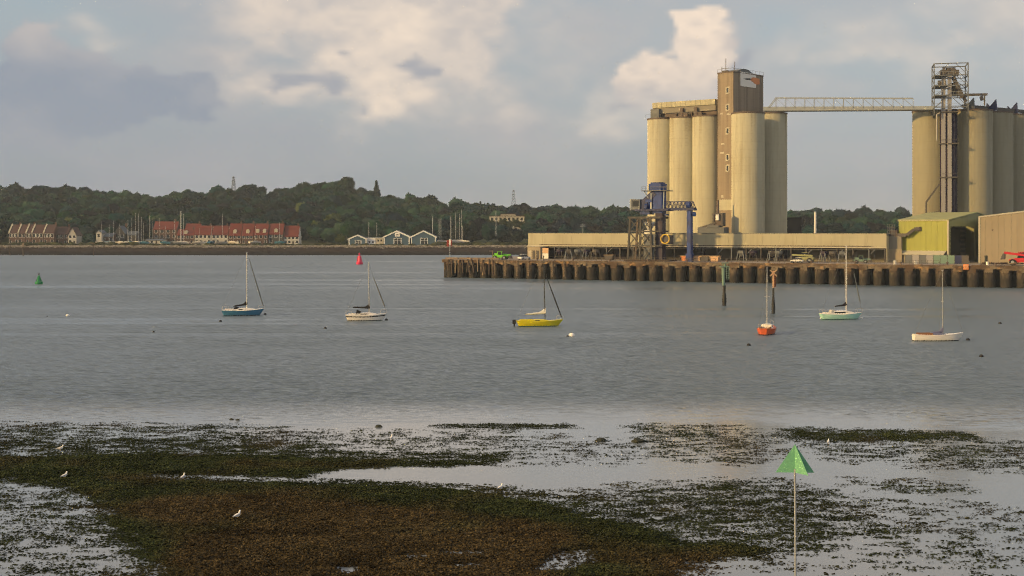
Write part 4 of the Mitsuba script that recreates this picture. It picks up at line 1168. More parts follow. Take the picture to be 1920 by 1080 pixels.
part(k, 'chute', MB().bar((exx(1786), -1.2, ezz(145)), (exx(1803), -1.2, ezz(185)), 1.2, 1.1).bar((exx(1797), -1.0, ezz(168)), (exx(1809), -1.0, ezz(192)), .9, .9).bar((exx(1779), -1.0, ezz(160)), (exx(1793), -1.0, ezz(158)), .8, .8), 'steel_brown', FE)
part(k, 'machine_deck', MB().b(exx(1778), exx(1799), -1, 2, ezz(180), ezz(162)).b(exx(1760), exx(1775), .2, 1.6, ezz(160), ezz(150)), 'steel_brown', FE)
part(k, 'lower_shaft', MB().b(exx(1785), exx(1789), -1.5, -.7, ezz(404), ezz(205)).b(exx(1790.5), exx(1792), -1.0, -.5, ezz(404), ezz(205)).b(exx(1764), exx(1795), .9, 1.7, ezz(404), ezz(205)), 'purple_paint', FE)
for py in (212, 271, 334):
    part(k, 'service_platform', MB().b(exx(1762), exx(1795), -2.6, 1.9, ezz(py), ezz(py - 2)).bar((exx(1762), -2.55, ezz(py - 8)), (exx(1795), -2.55, ezz(py - 8)), .08), 'steel_brown', FE)
part(k, 'spout', MB().bar((exx(1762), -1.6, ezz(345)), (exx(1738), -1.6, ezz(379)), .5).bar((exx(1738), -1.6, ezz(379)), (exx(1738), -1.6, ezz(406)), .45).bar((exx(1738), -1.6, ezz(400)), (exx(1762), -1.6, ezz(396)), .25), 'steel_brown', FE)
part(k, 'side_conveyor', MB().bar((exx(1795), -.5, ezz(179)), (exx(1845), -.5, ezz(179)), .5, .7).bar((exx(1842), -.5, ezz(179)), (exx(1842), -.5, ezz(200)), .35).b(exx(1833), exx(1847), -.9, 0, ezz(181), ezz(177)).bar((exx(1836), -.4, ezz(182)), (exx(1838), -.4, ezz(190)), .9), 'steel_brown', FE)
part(k, 'dust_pipe', MB().tube((exx(1757), -1.5, ezz(215)), (exx(1763), -1.9, ezz(212)), .2, .2, 6).tube((exx(1757), -1.5, ezz(264)), (exx(1757), -1.5, ezz(215)), .22, .22, 6), 'galvanised', FE)

# conveyor truss bridge between the two blocks
A_, B_ = at(1432, 204, 400), at(1752, 203.5, 384)
d_ = B_ - A_; LBR = np.linalg.norm(d_[:2]); FB = Frame((A_[0], A_[1], 0), math.atan2(d_[1], d_[0]))
k = thing('conveyor_bridge', 'long pale steel truss conveyor bridge joining the two silo blocks high up', 'conveyor bridge')
z0 = A_[2] - .45
zz = lambda x_: z0 + (B_[2] - A_[2]) * x_ / LBR + .5
part(k, 'conveyor_box', MB().add(np.vstack([[[0, y, zz(0) + h] for y in (-1, 1) for h in (-.9, .5)], [[LBR, y, zz(LBR) + h] for y in (-1, 1) for h in (-.5, .6)]]), [[0, 3, 2], [0, 1, 3], [4, 6, 7], [4, 7, 5], [0, 4, 5], [0, 5, 1], [2, 7, 6], [2, 3, 7], [1, 7, 3], [1, 5, 7], [0, 6, 4], [0, 2, 6]]), 'steel_light', FB)
xa, xb = LBR * .075, LBR * .88
hT = 3.3
for y in (-1.15, 1.15):
    part(k, 'top_chord', MB().bar((xa, y, zz(xa) + hT), (xb, y, zz(xb) + hT - .3), .2), 'steel_light', FB)
    part(k, 'bottom_chord', MB().bar((0, y, zz(0) - .85), (LBR, y, zz(LBR) - .5), .26), 'steel_grey', FB)
    part(k, 'end_post', MB().bar((xa - 2.2, y, zz(xa) + .3), (xa, y, zz(xa) + hT), .2), 'steel_light', FB)
    for j in range(15):
        x_ = xa + (xb - xa) * j / 14
        part(k, 'vertical', MB().bar((x_, y, zz(x_)), (x_, y, zz(x_) + hT - .02 * j), .13), 'steel_light', FB)
        if j < 14:
            x2 = xa + (xb - xa) * (j + 1) / 14
            part(k, 'diagonal', MB().bar((x_, y, zz(x_) + hT - .02 * j), (x2, y, zz(x2) + .5), .09), 'steel_light', FB)

# ------------------------------------------------------------------ green shed, tan shed, and what stands by them
GSA = math.radians(-38)
C0 = at(1778, 0, 338); C0[2] = 0
FGS = Frame(C0, GSA)                   # origin at the near corner; -x runs along the bright side, +y along the gable end
exg, eyg = FGS.R[:, 0], FGS.R[:, 1]
WG = -solve(1685, exg, C0); DG = solve(1834, eyg, C0)
ze = EYE + (HOR - 412) / FPX * 338; zr = EYE + (HOR - 401) / FPX * 350
k = thing('warehouse', 'yellow green clad warehouse with a big dark doorway in its gable end', 'warehouse')
DGF = DG * 1.9
npan = 9
zlow = EYE + (HOR - 470) / FPX * 342
for j in range(npan):
    a, b_ = -WG + WG * j / npan, -WG + WG * (j + 1) / npan
    part(k, 'wall_panel', MB().b(a + .02, b_ - .02, .03 * (j % 2), .3, zlow, ze - .3), 'green_cladding', FGS)
part(k, 'inner_wall', MB().b(-WG + .1, -.4, .35, 3, DECK, ze - .4), 'grey_wall', FGS)
part(k, 'eave_trim', MB().b(-WG - .2, .2, -.25, .3, ze - .3, ze + .1), 'house_cream', FGS)
part(k, 'corner_trim', MB().b(-.28, .12, -.12, .32, DECK, ze - .3), 'house_cream', FGS)
part(k, 'roof', MB().prism([(-.3, ze + .1), (DGF / 2, zr + .6), (DGF / 2, zr + .3), (-.3, ze - .2)], -WG - .1, .25, 'x').prism([(DGF + .3, ze + .1), (DGF / 2, zr + .6), (DGF / 2, zr + .3), (DGF + .3, ze - .2)], -WG - .1, .25, 'x'), 'green_roof', FGS)
dya, dyb, dzt = solve(1782, eyg, C0), solve(1828, eyg, C0), EYE + (HOR - 424.5) / FPX * 342
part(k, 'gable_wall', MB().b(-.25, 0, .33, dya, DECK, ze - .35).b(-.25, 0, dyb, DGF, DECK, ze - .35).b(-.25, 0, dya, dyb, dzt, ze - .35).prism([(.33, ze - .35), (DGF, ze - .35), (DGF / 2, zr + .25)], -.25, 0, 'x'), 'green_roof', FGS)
part(k, 'door', MB().b(-3.0, -2.6, dya - .3, dyb + .3, DECK, dzt + .3), 'dark_door', FGS)
for j in range(7):
    z = DECK + .8 + j * (dzt - DECK - 1) / 7
    part(k, 'door_slat', MB().b(-2.58, -2.5, dyb - 4.5, dyb, z, z + .5), 'dark_interior', FGS)
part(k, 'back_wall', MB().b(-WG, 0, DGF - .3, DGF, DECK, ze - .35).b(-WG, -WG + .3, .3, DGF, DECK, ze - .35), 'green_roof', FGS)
part(k, 'canopy', MB().prism([(-1.8, zlow - .9), (0, zlow + .0), (0, zlow - .25), (-1.8, zlow - 1.1)], -WG * .93, -.6, 'x'), 'house_cream', FGS)
part(k, 'lower_wall', MB().b(-WG * .95, -WG * .2, -1.2, .0, DECK, zlow - .7), 'tan_cladding', FGS)
part(k, 'louvre', MB().b(-WG * .46, -WG * .40, -1.26, -1.18, zlow - 2.0, zlow - 1.4), 'dark_door', FGS)
part(k, 'duct', MB().bar((-WG * .98, -1.2, ezz(441) + .2), (-WG * .80, -1.2, ezz(440)), .95, .9).bar((-WG * .80, -1.2, ezz(440)), (-WG * .66, -.9, ezz(430.5)), .9, .8).bar((-WG * .66, -.6, ezz(430)), (-WG * .56, -.3, ezz(429)), .95, .95), 'steel_brown', FGS)
part(k, 'duct_collar', MB().b(-WG * .62, -WG * .54, -.55, .02, ezz(433), ezz(426)), 'dark_rim', FGS)

k = thing('stair_block', 'plain grey brown block beside the yellow green warehouse, railing on top', 'building')
a, b_ = s_at(1663.5, 22), s_at(1690, 22)
zt = qz((a + b_) / 2, 22, 443)
part(k, 'wall', MB().b(a, b_, 22, 30, DECK, zt), 'grey_wall', Q)
part(k, 'lower_wall', MB().b(a, b_ + .2, 21.6, 21.98, DECK, DECK + 3.6), 'tan_cladding', Q)
part(k, 'filter_unit', MB().b(s_at(1669, 23), s_at(1682, 23), 23, 26, zt, zt + 1.6), 'dark_rim', Q)
rr = MB()
for j in range(5):
    x_ = a + .1 + j * .45
    rr.bar((x_, 22.2, zt), (x_, 22.2, zt + 3.2), .08)
for z in (.8, 1.6, 2.4, 3.2):
    rr.bar((a + .1, 22.2, zt + z), (a + 1.9, 22.2, zt + z), .08)
part(k, 'railing', rr, 'steel_grey', Q)

C1 = at(1836, 0, 330); C1[2] = 0
FTN = Frame(C1, math.radians(-22))
k = thing('store_shed', 'large tan clad store shed with a rising gable, partly out of frame', 'store shed')
zl = EYE + (HOR - 408) / FPX * 330; W_ = 17.0; zrise = 2.15
npan = 11
for j in range(2 * npan):
    a, b_ = W_ * j / npan, W_ * (j + 1) / npan
    t0, t1 = [zl + zrise * (x_ / W_ if x_ <= W_ else 2 - x_ / W_) for x_ in (a, b_)]
    part(k, 'wall_panel', MB().prism([(a + .02, DECK), (b_ - .02, DECK), (b_ - .02, t1), (a + .02, t0)], .03 * (j % 2), .3), 'tan_cladding', FTN)
part(k, 'verge_trim', MB().prism([(-.2, zl), (W_, zl + zrise), (W_, zl + zrise + .35), (-.2, zl + .35)], -.15, .35).prism([(2 * W_ + .2, zl), (W_, zl + zrise), (W_, zl + zrise + .35), (2 * W_ + .2, zl + .35)], -.15, .35), 'house_cream', FTN)
part(k, 'corner_trim', MB().b(-.2, .25, -.15, .32, DECK, zl - .02), 'house_cream', FTN)
part(k, 'side_wall', MB().b(0, .3, .36, 40, DECK, zl), 'green_roof', FTN)
part(k, 'roof', MB().prism([(-.2, zl + .02), (W_, zl + zrise), (W_, zl + zrise + .3), (-.2, zl + .3)], .37, 40).prism([(2 * W_ + .2, zl + .02), (W_, zl + zrise), (W_, zl + zrise + .3), (2 * W_ + .2, zl + .3)], .37, 40), 'steel_grey', FTN)
part(k, 'vent', MB().b(3.0, 3.4, -.08, .1, zl - 3.4, zl - 3.0), 'dark_rim', FTN)

# building and pole behind the shed
k = thing('store_building', 'dark green grey box building between the silos and the white pole', 'building')
Yb = 415
pa, pb = at(1470, 0, Yb), at(1503, 0, Yb)
part(k, 'wall', MB().b(pa[0], pb[0], Yb, Yb + 8, DECK, EYE + (HOR - 409) / FPX * Yb), 'house_dark')
part(k, 'roof', MB().b(pa[0] - .3, pb[0] + .3, Yb - .3, Yb + 8.3, EYE + (HOR - 409) / FPX * Yb, EYE + (HOR - 407.5) / FPX * Yb), 'dark_interior')
k = thing('lamp_mast', 'tall white pole rising behind the long shed', 'pole')  # plain capped pole without a lamp
p = Q((s_at(1528.5, 45), 45, DECK)); pt = p.copy(); pt[2] = EYE + (HOR - 398) / FPX * p[1]
part(k, 'shaft', MB().tube(p, pt, .42, .34, 10), 'mast_white', smooth=40)
part(k, 'cap', MB().tube(pt, pt + [0, 0, .25], .4, .3, 10), 'steel_light')

# ------------------------------------------------------------------ vehicles and small things on the quay
def wheel(parent, c, r, w, fr):
    wk = part(parent, 'wheel', MB().tube((c[0], c[1] - w / 2, c[2]), (c[0], c[1] + w / 2, c[2]), r, r, 14), 'tyre_black', fr, smooth=40)
    part(wk, 'rim', MB().tube((c[0], c[1] - w / 2 - .02, c[2]), (c[0], c[1] + w / 2 + .02, c[2]), r * .5, r * .5, 10), 'steel_light', fr)


def loader(px, t, label, paint, rz, boom_dir=1, scale=1.0, name='telehandler', raised=0.0):
    c = Q((s_at(px, t), t, DECK)); fr = Frame(c, QA + rz)
    k = thing(name, label, 'loader')
    g = scale
    part(k, 'body', MB().prism([(-2.3 * g, .6 * g), (1.9 * g, .6 * g), (2.1 * g, 1.1 * g), (1.0 * g, 1.35 * g), (-1.4 * g, 1.45 * g), (-2.4 * g, 1.3 * g)], -.85 * g, .85 * g), paint, fr)
    ck = part(k, 'cab', MB().prism([(-.75 * g, 1.4 * g), (.7 * g, 1.35 * g), (.5 * g, 2.35 * g), (-.65 * g, 2.4 * g)], -.8 * g, .1 * g), 'window_dark', fr)
    part(ck, 'roof', MB().b(-.75 * g, .6 * g, -.85 * g, .15 * g, 2.4 * g, 2.5 * g), paint, fr)
    for a, b_ in ((-.73, -.64), (.68, .5)):
        part(ck, 'pillar', MB().bar((a * g, -.83 * g, 1.4 * g), (b_ * g, -.83 * g, 2.4 * g), .1 * g), paint, fr)
    zb = 1.75 + raised
    part(k, 'boom', MB().bar((-2.2 * g, .5 * g, 1.7 * g), (2.9 * g, .5 * g, (1.35 + raised * 1.8) * g), .38 * g, .42 * g), paint, fr)
    part(k, 'bucket', MB().prism([(2.8 * g, (.3 + raised * 1.5) * g), (3.5 * g, (.25 + raised * 1.5) * g), (3.1 * g, (1.2 + raised * 1.8) * g), (2.75 * g, (1.2 + raised * 1.8) * g)], -1.0 * g, 1.0 * g), 'steel_brown', fr)
    for x_ in (-1.5, 1.4):
        for y_ in (-.95, .95):
            wheel(k, (x_ * g, y_ * g, .6 * g), .6 * g, .4 * g, fr)
    return k


loader(939, 6, 'bright lime green telehandler parked near the river end of the quay', 'lime_paint', .12)
loader(1915, 5, 'red loader with a dark arm in front of the tan store shed', 'red_paint', math.pi, scale=1.35, raised=.55, name='front_loader')
loader(1508, 9, 'dull green tractor loader inside the shed behind the small white vehicle', 'green_roof', math.pi, scale=1.1, raised=.3, name='front_loader')
loader(1615, 9, 'dark green loader under the shed near its landward end', 'pile_greenish', .1, scale=.8, name='front_loader')


def car(px, t, rz, label, paint, L=4.2, H=1.5, name='parked_car', cat='car'):
    c = Q((s_at(px, t), t, DECK)); fr = Frame(c, QA + rz)
    k = thing(name, label, cat)
    W = .85
    part(k, 'body', MB().loft([[[x, -W * w_, .35], [x, -W * w_, .35 + h], [x, W * w_, .35 + h], [x, W * w_, .35]] for x, w_, h in [(-L / 2, .85, .35), (-L * .47, .97, .5), (-L * .2, 1, .6), (L * .2, 1, .55), (L * .42, .97, .42), (L / 2, .8, .28)]], closed=True), paint, fr, smooth=30)
    ck = part(k, 'cabin', MB().loft([[[x, -W * .9, .9], [x2, -W * .7, H], [x2, W * .7, H], [x, W * .9, .9]] for x, x2 in [(-L * .46, -L * .34), (-L * .1, -L * .1), (L * .24, L * .08)]], closed=True), 'window_dark', fr)
    part(ck, 'roof', MB().b(-L * .34, L * .09, -W * .72, W * .72, H - .02, H + .05), paint, fr)
    for x_ in (-L * .31, L * .31):
        for y_ in (-W, W):
            wheel(k, (x_, y_ * .93, .33), .33, .22, fr)
    for y_ in (-.55, .55):
        part(k, 'headlight', MB().b(L * .47, L * .505, y_ - .15, y_ + .15, .55, .72), 'trim_white', fr)
    return k


car(983, 7, 1.25, 'white car with dark windows parked beside the tan store room', 'white_gloss')
car(1494, 4.5, math.pi + .05, 'small white vehicle on black wheels at the quay edge', 'white_gloss', L=3.3, H=1.35)

# red board on a post at the river end
k = thing('signal_post', 'post with red boards and a white centre panel at the river end of the quay', 'signal post')
c = Q((s_at(843.5, 2), 2, DECK)); fr = Frame(c, 0)
zz_ = lambda py: EYE + (HOR - py) / FPX * c[1] - DECK
part(k, 'pole', MB().tube((0, 0, 0), (0, 0, zz_(448)), .11, .09, 8), 'steel_light', fr)
part(k, 'red_board', MB().b(-.95, -.28, -.12, .0, zz_(462), zz_(450)).b(.3, .6, -.12, .0, zz_(462), zz_(450)), 'red_board', fr)
part(k, 'white_board', MB().b(-.27, .29, -.14, -.01, zz_(459), zz_(449)), 'white_paint', fr)
# bent davit near the telehandler
k = thing('davit', 'small pale bent davit post beside the lime green telehandler', 'davit')
c = Q((s_at(923.5, 1.2), 1.2, DECK)); fr = Frame(c, 0)
part(k, 'post', MB().tube((0, 0, 0), (0, 0, 2.6), .12, .1, 8), 'timber_pale', fr)
part(k, 'arm', MB().bar((.1, 0, 2.6), (-.9, 0, 2.6), .18), 'timber_pale', fr)
# mesh fence panels in front of the green warehouse
k = thing('mesh_fence', 'grey green mesh fence panels on the quay before the yellow green warehouse', 'fence')
for j in range(9):
    a = s_at(1697, 10) + j * 1.75
    m_ = ['steel_grey', 'galvanised', 'steel_grey', 'galvanised', 'pile_greenish', 'pile_greenish', 'pile_greenish', 'crane_blue_dark', 'steel_brown'][j]
    part(k, 'panel', MB().b(a + .06, a + 1.69, 10, 10.06, DECK + .15, DECK + 2.3), m_, Q)
    part(k, 'post', MB().b(a - .05, a + .05, 9.95, 10.12, DECK, DECK + 2.5), 'steel_brown', Q)
for j, (px, m_, lab) in enumerate([(1678, 'white_paint', 'white drum on the quay before the stair block'), (1717, 'white_paint', 'white drum on the quay before the mesh fence'), (1849, 'stone_dark', 'tall black drum on the quay before the tan shed'), (1851.5, 'white_paint', 'white drum in front of the tall black drum')]):
    t_ = 3.0 if j != 3 else 2.0
    h_ = 2.4 if j == 2 else .95
    c = Q((s_at(px, t_), t_, DECK))
    k = thing('oil_drum', lab, 'drum')
    part(k, 'body', MB().lathe([(.36, 0), (.38, .03), (.36, h_ * .33), (.385, h_ * .35), (.36, h_ * .37), (.36, h_ * .66), (.385, h_ * .68), (.36, h_ * .7), (.38, h_ - .03), (.34, h_)], tuple(c), 14), m_, smooth=30)
    part(k, 'lid', MB().lathe([(.33, h_), (.30, h_ + .03), (.05, h_ + .04)], tuple(c), 14), 'steel_grey')
k = thing('scrap_pile', 'low heap of dark scrap timbers on the quay before the tan shed', 'scrap')
for j in range(16):
    s0 = s_at(1838, 3) + qq.uniform(0, 9); a = qq.uniform(-.5, .5)
    part(k, 'timber', MB().bar((s0, 2.2 + qq.uniform(0, 2), DECK + .2 + qq.uniform(0, .5)), (s0 + 1.8 * math.cos(a), 2.2 + 1.8 * math.sin(a) + qq.uniform(0, 2), DECK + .25 + qq.uniform(0, .5)), .28), ['timber_dark', 'timber_dark', 'timber_pale'][j % 3], Q)
k = thing('lifebuoy_stand', 'orange lifebuoy board hanging on the quay edge below the fence', 'lifebuoy')
c = Q((s_at(1811, -1.1), -1.1, DECK)); fr = Frame(c, QA)
part(k, 'board', MB().b(-.65, .65, 0, .1, -1.0, .35), 'orange_paint', fr)
tor = trimesh.creation.torus(.38, .1, 18, 8); tor.apply_transform(trimesh.transformations.rotation_matrix(math.pi / 2, [1, 0, 0]))
part(k, 'ring', MB().add(tor.vertices + [0, -.1, -.3], tor.faces), 'orange_pale', fr, smooth=True)

# ------------------------------------------------------------------ piles with marks in the river
def stake(px, base_py, top_py, label, r):
    g = ground(px, base_py); Y = g[1]
    return g, Y, (lambda py: EYE + (HOR - py) / FPX * Y), (lambda p_: (p_ - px) / FPX * Y), Frame((g[0], g[1], 0))


k = thing('beacon_pile', 'dark river pile with a pale green top, a small platform and a ladder', 'beacon')
g, Y, z_, x_, fr = stake(1358, 573, 496, '', .35)
part(k, 'pile', MB().lathe([(.33, -2), (.34, 0), (.42, z_(565)), (.40, z_(558)), (.26, z_(548)), (.28, z_(535))], (0, 0, 0), 12), 'pile_black', fr, smooth=30)
part(k, 'upper_pile', MB().lathe([(.28, z_(535)), (.30, z_(520)), (.36, z_(504)), (.36, z_(500))], (-.15, 0, 0), 12), 'pile_greenish', fr, smooth=30)
part(k, 'platform', MB().b(x_(1350), x_(1367), -.6, .6, z_(501), z_(499)), 'pile_greenish', fr)
part(k, 'light_bracket', MB().b(x_(1353), x_(1366), -.5, .5, z_(493.5), z_(492.2)).bar((x_(1355), 0, z_(499)), (x_(1355), 0, z_(493)), .1).bar((x_(1363), 0, z_(499)), (x_(1363), 0, z_(493)), .1).tube((x_(1359), 0, z_(499)), (x_(1359), 0, z_(494.5)), .25, .2, 8), 'pile_greenish', fr)
ld = MB().bar((x_(1361), -.5, z_(523)), (x_(1361), -.5, z_(501)), .09).bar((x_(1366), -.5, z_(523)), (x_(1366), -.5, z_(501)), .09)
for py in (504, 508, 512, 516, 520, 523):
    ld.bar((x_(1361), -.5, z_(py)), (x_(1366), -.5, z_(py)), .07)
part(k, 'ladder', ld, 'pile_greenish', fr)
k = thing('cross_pile', 'thin black river pile carrying an orange diagonal cross', 'beacon')
g, Y, z_, x_, fr = stake(1450, 588, 506, '', .3)
part(k, 'pile', MB().lathe([(.28, -2), (.29, 0), (.33, z_(578)), (.26, z_(568)), (.17, z_(555)), (.17, z_(540))], (0, 0, 0), 12), 'pile_black', fr, smooth=30)
part(k, 'post', MB().b(-.12, .12, -.12, .12, z_(539.5), z_(508)), 'orange_pale', fr)
part(k, 'cross', MB().bar((x_(1443.5), -.16, z_(517.5)), (x_(1456), -.16, z_(506)), .15).bar((x_(1443.5), -.19, z_(506.5)), (x_(1456), -.19, z_(517.5)), .15), 'orange_pale', fr)
part(k, 'side_board', MB().b(x_(1451.6), x_(1455), .05, .12, z_(538), z_(515)), 'rust_board', fr)

# ------------------------------------------------------------------ buoys
def mooring_buoy(px, py, r, m, label, group=None):
    g = ground(px, py)
    k = thing('mooring_buoy', label, 'buoy', group)
    part(k, 'float', MB().lathe([(r * .4, -r * .6), (r * .9, -r * .2), (r, r * .15), (r * .92, r * .55), (r * .6, r * .92), (r * .15, r * 1.05)], tuple(g), 14), m, smooth=True)
    part(k, 'ring', MB().tube(g + [0, 0, r], g + [0, 0, r * 1.35], r * .12, r * .12, 6), 'steel_grey')


mooring_buoy(127, 592.5, .30, 'white_gloss', 'white mooring buoy below the green cone buoy')
mooring_buoy(1072, 630.5, .42, 'white_gloss', 'white mooring buoy in front of the yellow yacht')
mooring_buoy(1064.5, 631, .18, 'buoy_black', 'tiny black float touching the white buoy by the yellow yacht')
GBY = 'dark mooring floats out on the open water'
for (px, py, r, lab) in [(288, 623, .17, 'small black float alone on open water between green and blue'), (413.5, 603, .24, 'black float just astern of the blue hulled yacht'), (610, 616, .22, 'black float between the blue hulled and striped white yachts'), (1404, 648, .26, 'black float closer in than the orange boat'), (1840, 669, .25, 'black float closer in than the long white boat'),
                        (1875, 607, .25, 'dark float beyond the long white boat, near the edge'), (1815, 638, .26, 'dark float off the bow of the long white boat'), (497, 590, .26, 'dark float under the bow of the blue hulled yacht'), (724.5, 600.5, .26, 'dark float under the bow of the striped white yacht'), (88.5, 593.5, .10, 'tiny black float beside the white mooring buoy')]:
    mooring_buoy(px, py, r, 'buoy_black', lab)

k = thing('channel_buoy', 'green conical channel buoy with a topmark', 'channel buoy')
g = ground(73, 532.5); fr = Frame(g, 0); sc = g[1] / FPX
part(k, 'float', MB().lathe([(6.5 * sc, -.5), (7 * sc, 0), (7 * sc, 4 * sc), (6.0 * sc, 5 * sc), (3.2 * sc, 5.2 * sc)], (0, 0, 0), 18), 'buoy_green', fr, smooth=30)
bt = MB()
for a in np.arange(4) * math.pi / 2 + .4:
    bt.bar((math.cos(a) * 4.6 * sc, math.sin(a) * 4.6 * sc, 5 * sc), (math.cos(a) * 1.2 * sc, math.sin(a) * 1.2 * sc, 15 * sc), .16)
bt.lathe([(3.6 * sc, 5.2 * sc), (2.6 * sc, 11 * sc), (1.3 * sc, 15.5 * sc), (.6 * sc, 17 * sc)], (0, 0, 0), 10)
part(k, 'tower', bt, 'buoy_green', fr)
part(k, 'topmark', MB().lathe([(.5 * sc, 17 * sc), (1.2 * sc, 18 * sc), (.1, 21 * sc)], (0, 0, 0), 8), 'pile_black', fr)
k = thing('channel_buoy', 'bright red channel buoy with a tapering lattice tower', 'channel buoy')
g = ground(674, 495.5); fr = Frame(g, 0); sc = g[1] / FPX
part(k, 'float', MB().lathe([(6 * sc, -.5), (6.3 * sc, 0), (6.2 * sc, 4 * sc), (5 * sc, 5 * sc), (2 * sc, 5.2 * sc)], (0, 0, 0), 18), 'buoy_red', fr, smooth=30)
bt = MB().lathe([(4.2 * sc, 5.1 * sc), (3.6 * sc, 9 * sc), (2.6 * sc, 15 * sc), (2.0 * sc, 16 * sc)], (0, 0, 0), 8)
for a in np.arange(4) * math.pi / 2 + .2:
    bt.bar((math.cos(a) * 5 * sc, math.sin(a) * 5 * sc, 4.5 * sc), (math.cos(a) * 2.6 * sc, math.sin(a) * 2.6 * sc, 16 * sc), .2)
part(k, 'tower', bt, 'buoy_red', fr)
part(k, 'topmark', MB().lathe([(1.4 * sc, 17.5 * sc), (1.4 * sc, 21 * sc), (.4 * sc, 21.3 * sc)], (0, 0, 0), 10).tube((0, 0, 16 * sc), (0, 0, 17.5 * sc), .5 * sc, .5 * sc, 6), 'buoy_red', fr)

# ------------------------------------------------------------------ sailing boats on their moorings
def yacht(label, px0, px1, wl, mast_px, mast_top, hullm, rz=.16, free=.95, beam=.30, bootm='dark_boot', mastm='mast_alloy', stripe=None, cover=None, cover_px=None, cover_py=None, furl=None, furlm='sail_grey',
          cabin=(.38, .72, .42), cabinm='cream_gelcoat', deckm='cream_gelcoat', windows=2, hood=None, outboard=False, pulpit=True, stern_rail=True, mast_r=.065, tilt=0.0, L=None, classic=False, name='sailing_yacht', boom=True, stern=.72):
    g = ground((px0 + px1) / 2, wl)
    Y = g[1]
    if L is None:
        L = (px1 - px0) / FPX * Y / math.cos(rz)
    fr = Frame(g, rz)
    k = thing(name, label, 'yacht', 'yachts on their moorings')
    xi = lambda px: ((px - (px0 + px1) / 2) / FPX * Y) / math.cos(rz)
    zi = lambda py: EYE + (HOR - py) / FPX * Y
    N = 15
    def station(t):
        x = (t - .5) * L
        fullness = (1 - max(0.0, (t - .42) / .58) ** 2.3) * (stern + (1 - stern) * math.sin(min(1, t / .35) * math.pi / 2))
        b = max(beam * L / 2 * fullness, .015)
        sh = free * (1.0 - .12 * math.sin(t * math.pi)) + (.24 if not classic else .34) * free * max(0, t - .4) ** 1.5 * 1.6
        x_wl = x - (.10 * L * max(0, (t - .8) / .2) ** 1.2) + (.05 * L * max(0, (.12 - t) / .12) if not classic else 0)
        return x, x_wl, b, sh
    hull, boot, strp = [], [], []
    for t in np.linspace(0, 1, N):
        x, xw, b, sh = station(t)
        zb = .10
        f_ = lambda u: (xw + (x - xw) * u, b * (.80 + .20 * u ** .7), zb + (sh - zb) * u)
        left = [f_(u) for u in (1, .8, .5, .2, 0)]
        hull.append([(a, -c_, d_) for a, c_, d_ in left] + [(a, c_, d_) for a, c_, d_ in left[::-1]])
        lo = [(xw, b * .805, zb + .004), (xw, b * .80, .0), (xw - .02 * L * (t - .5), b * .62, -.25), (xw - .05 * L * (t - .5), b * .05, -.5)]
        boot.append([(a, -c_, d_) for a, c_, d_ in lo] + [(a, c_, d_) for a, c_, d_ in lo[::-1]])
        if stripe:
            lo = [f_(u) for u in (stripe[1], stripe[0])]
            strp.append(([(a, -c_ - .015, d_) for a, c_, d_ in lo], [(a, c_ + .015, d_) for a, c_, d_ in lo]))
    part(k, 'hull', MB().loft(hull, closed=False), hullm, fr, smooth=40)
    part(k, 'boot_stripe', MB().loft(boot, closed=False), bootm, fr, smooth=40)
    if stripe:
        for sd in (0, 1):
            rings = [s_[sd] for s_ in strp]
            part(k, 'hull_stripe', MB().loft([[r_[0], r_[1], (r_[1][0], r_[1][1] * .96, r_[1][2]), (r_[0][0], r_[0][1] * .96, r_[0][2])] for r_ in rings], closed=True), stripe[2], fr, smooth=40)
    deck = []
    for t in np.linspace(.01, .985, N):
        x, xw, b, sh = station(t)
        deck.append([(x, -b * .97, sh + .005), (x, -b * .97, sh + .045), (x, 0, sh + .085), (x, b * .97, sh + .045), (x, b * .97, sh + .005)])
    part(k, 'deck', MB().loft(deck, closed=True), deckm, fr, smooth=35)
    c0, c1, ch = cabin
    cab = []
    for u in np.linspace(0, 1, 7):
        t = c0 + (c1 - c0) * u
        x, xw, b, sh = station(t)
        h = ch * (1.0 if u < .55 else 1.0 - .75 * ((u - .55) / .45) ** 1.3)
        w_ = b * .62
        z0 = sh + .03
        cab.append([(x, -w_, z0), (x, -w_ * .86, z0 + h * .85), (x, 0, z0 + h), (x, w_ * .86, z0 + h * .85), (x, w_, z0)])
    ck = part(k, 'cabin', MB().loft(cab, closed=True), cabinm, fr, smooth=35)
    for j in range(windows):
        u = (j + .6) / (windows + .8) * .62
        t = c0 + (c1 - c0) * u
        x, xw, b, sh = station(t); w_ = b * .62
        for sd in (-1, 1):
            part(ck, 'window', MB().box((x, sd * (w_ * .945 + .012), sh + .03 + ch * .46), (.09 * L * (.8 if windows > 2 else 1.1), .03, ch * .34)), 'window_dark', fr)
    # cockpit well with coaming
    x, xw, b, sh = station(.22)
    part(k, 'cockpit', MB().b(-L * .42, -L * .14, -b * .5, b * .5, sh + .09, sh + .12).b(-L * .42, -L * .14, -b * .62, -b * .52, sh + .03, sh + .26).b(-L * .42, -L * .14, b * .52, b * .62, sh + .03, sh + .26), deckm if not classic else 'wood_brown', fr)
    mx = xi(mast_px); t = mx / L + .5
    sh = station(min(.95, max(.05, t)))[3]
    mz = zi(mast_top)
    top = np.array([mx + tilt * mz, 0, mz])
    mk = part(k, 'mast', MB().tube((mx, 0, sh), top, mast_r, mast_r * .75, 8).b(top[0] - .12, top[0] + .12, -.03, .03, mz - .05, mz + .04), mastm, fr, smooth=40)
    part(mk, 'spreader', MB().bar((mx + tilt * mz * .55, -.42, mz * .56), (mx + tilt * mz * .55, .42, mz * .56), .045), mastm, fr)
    rig = MB()
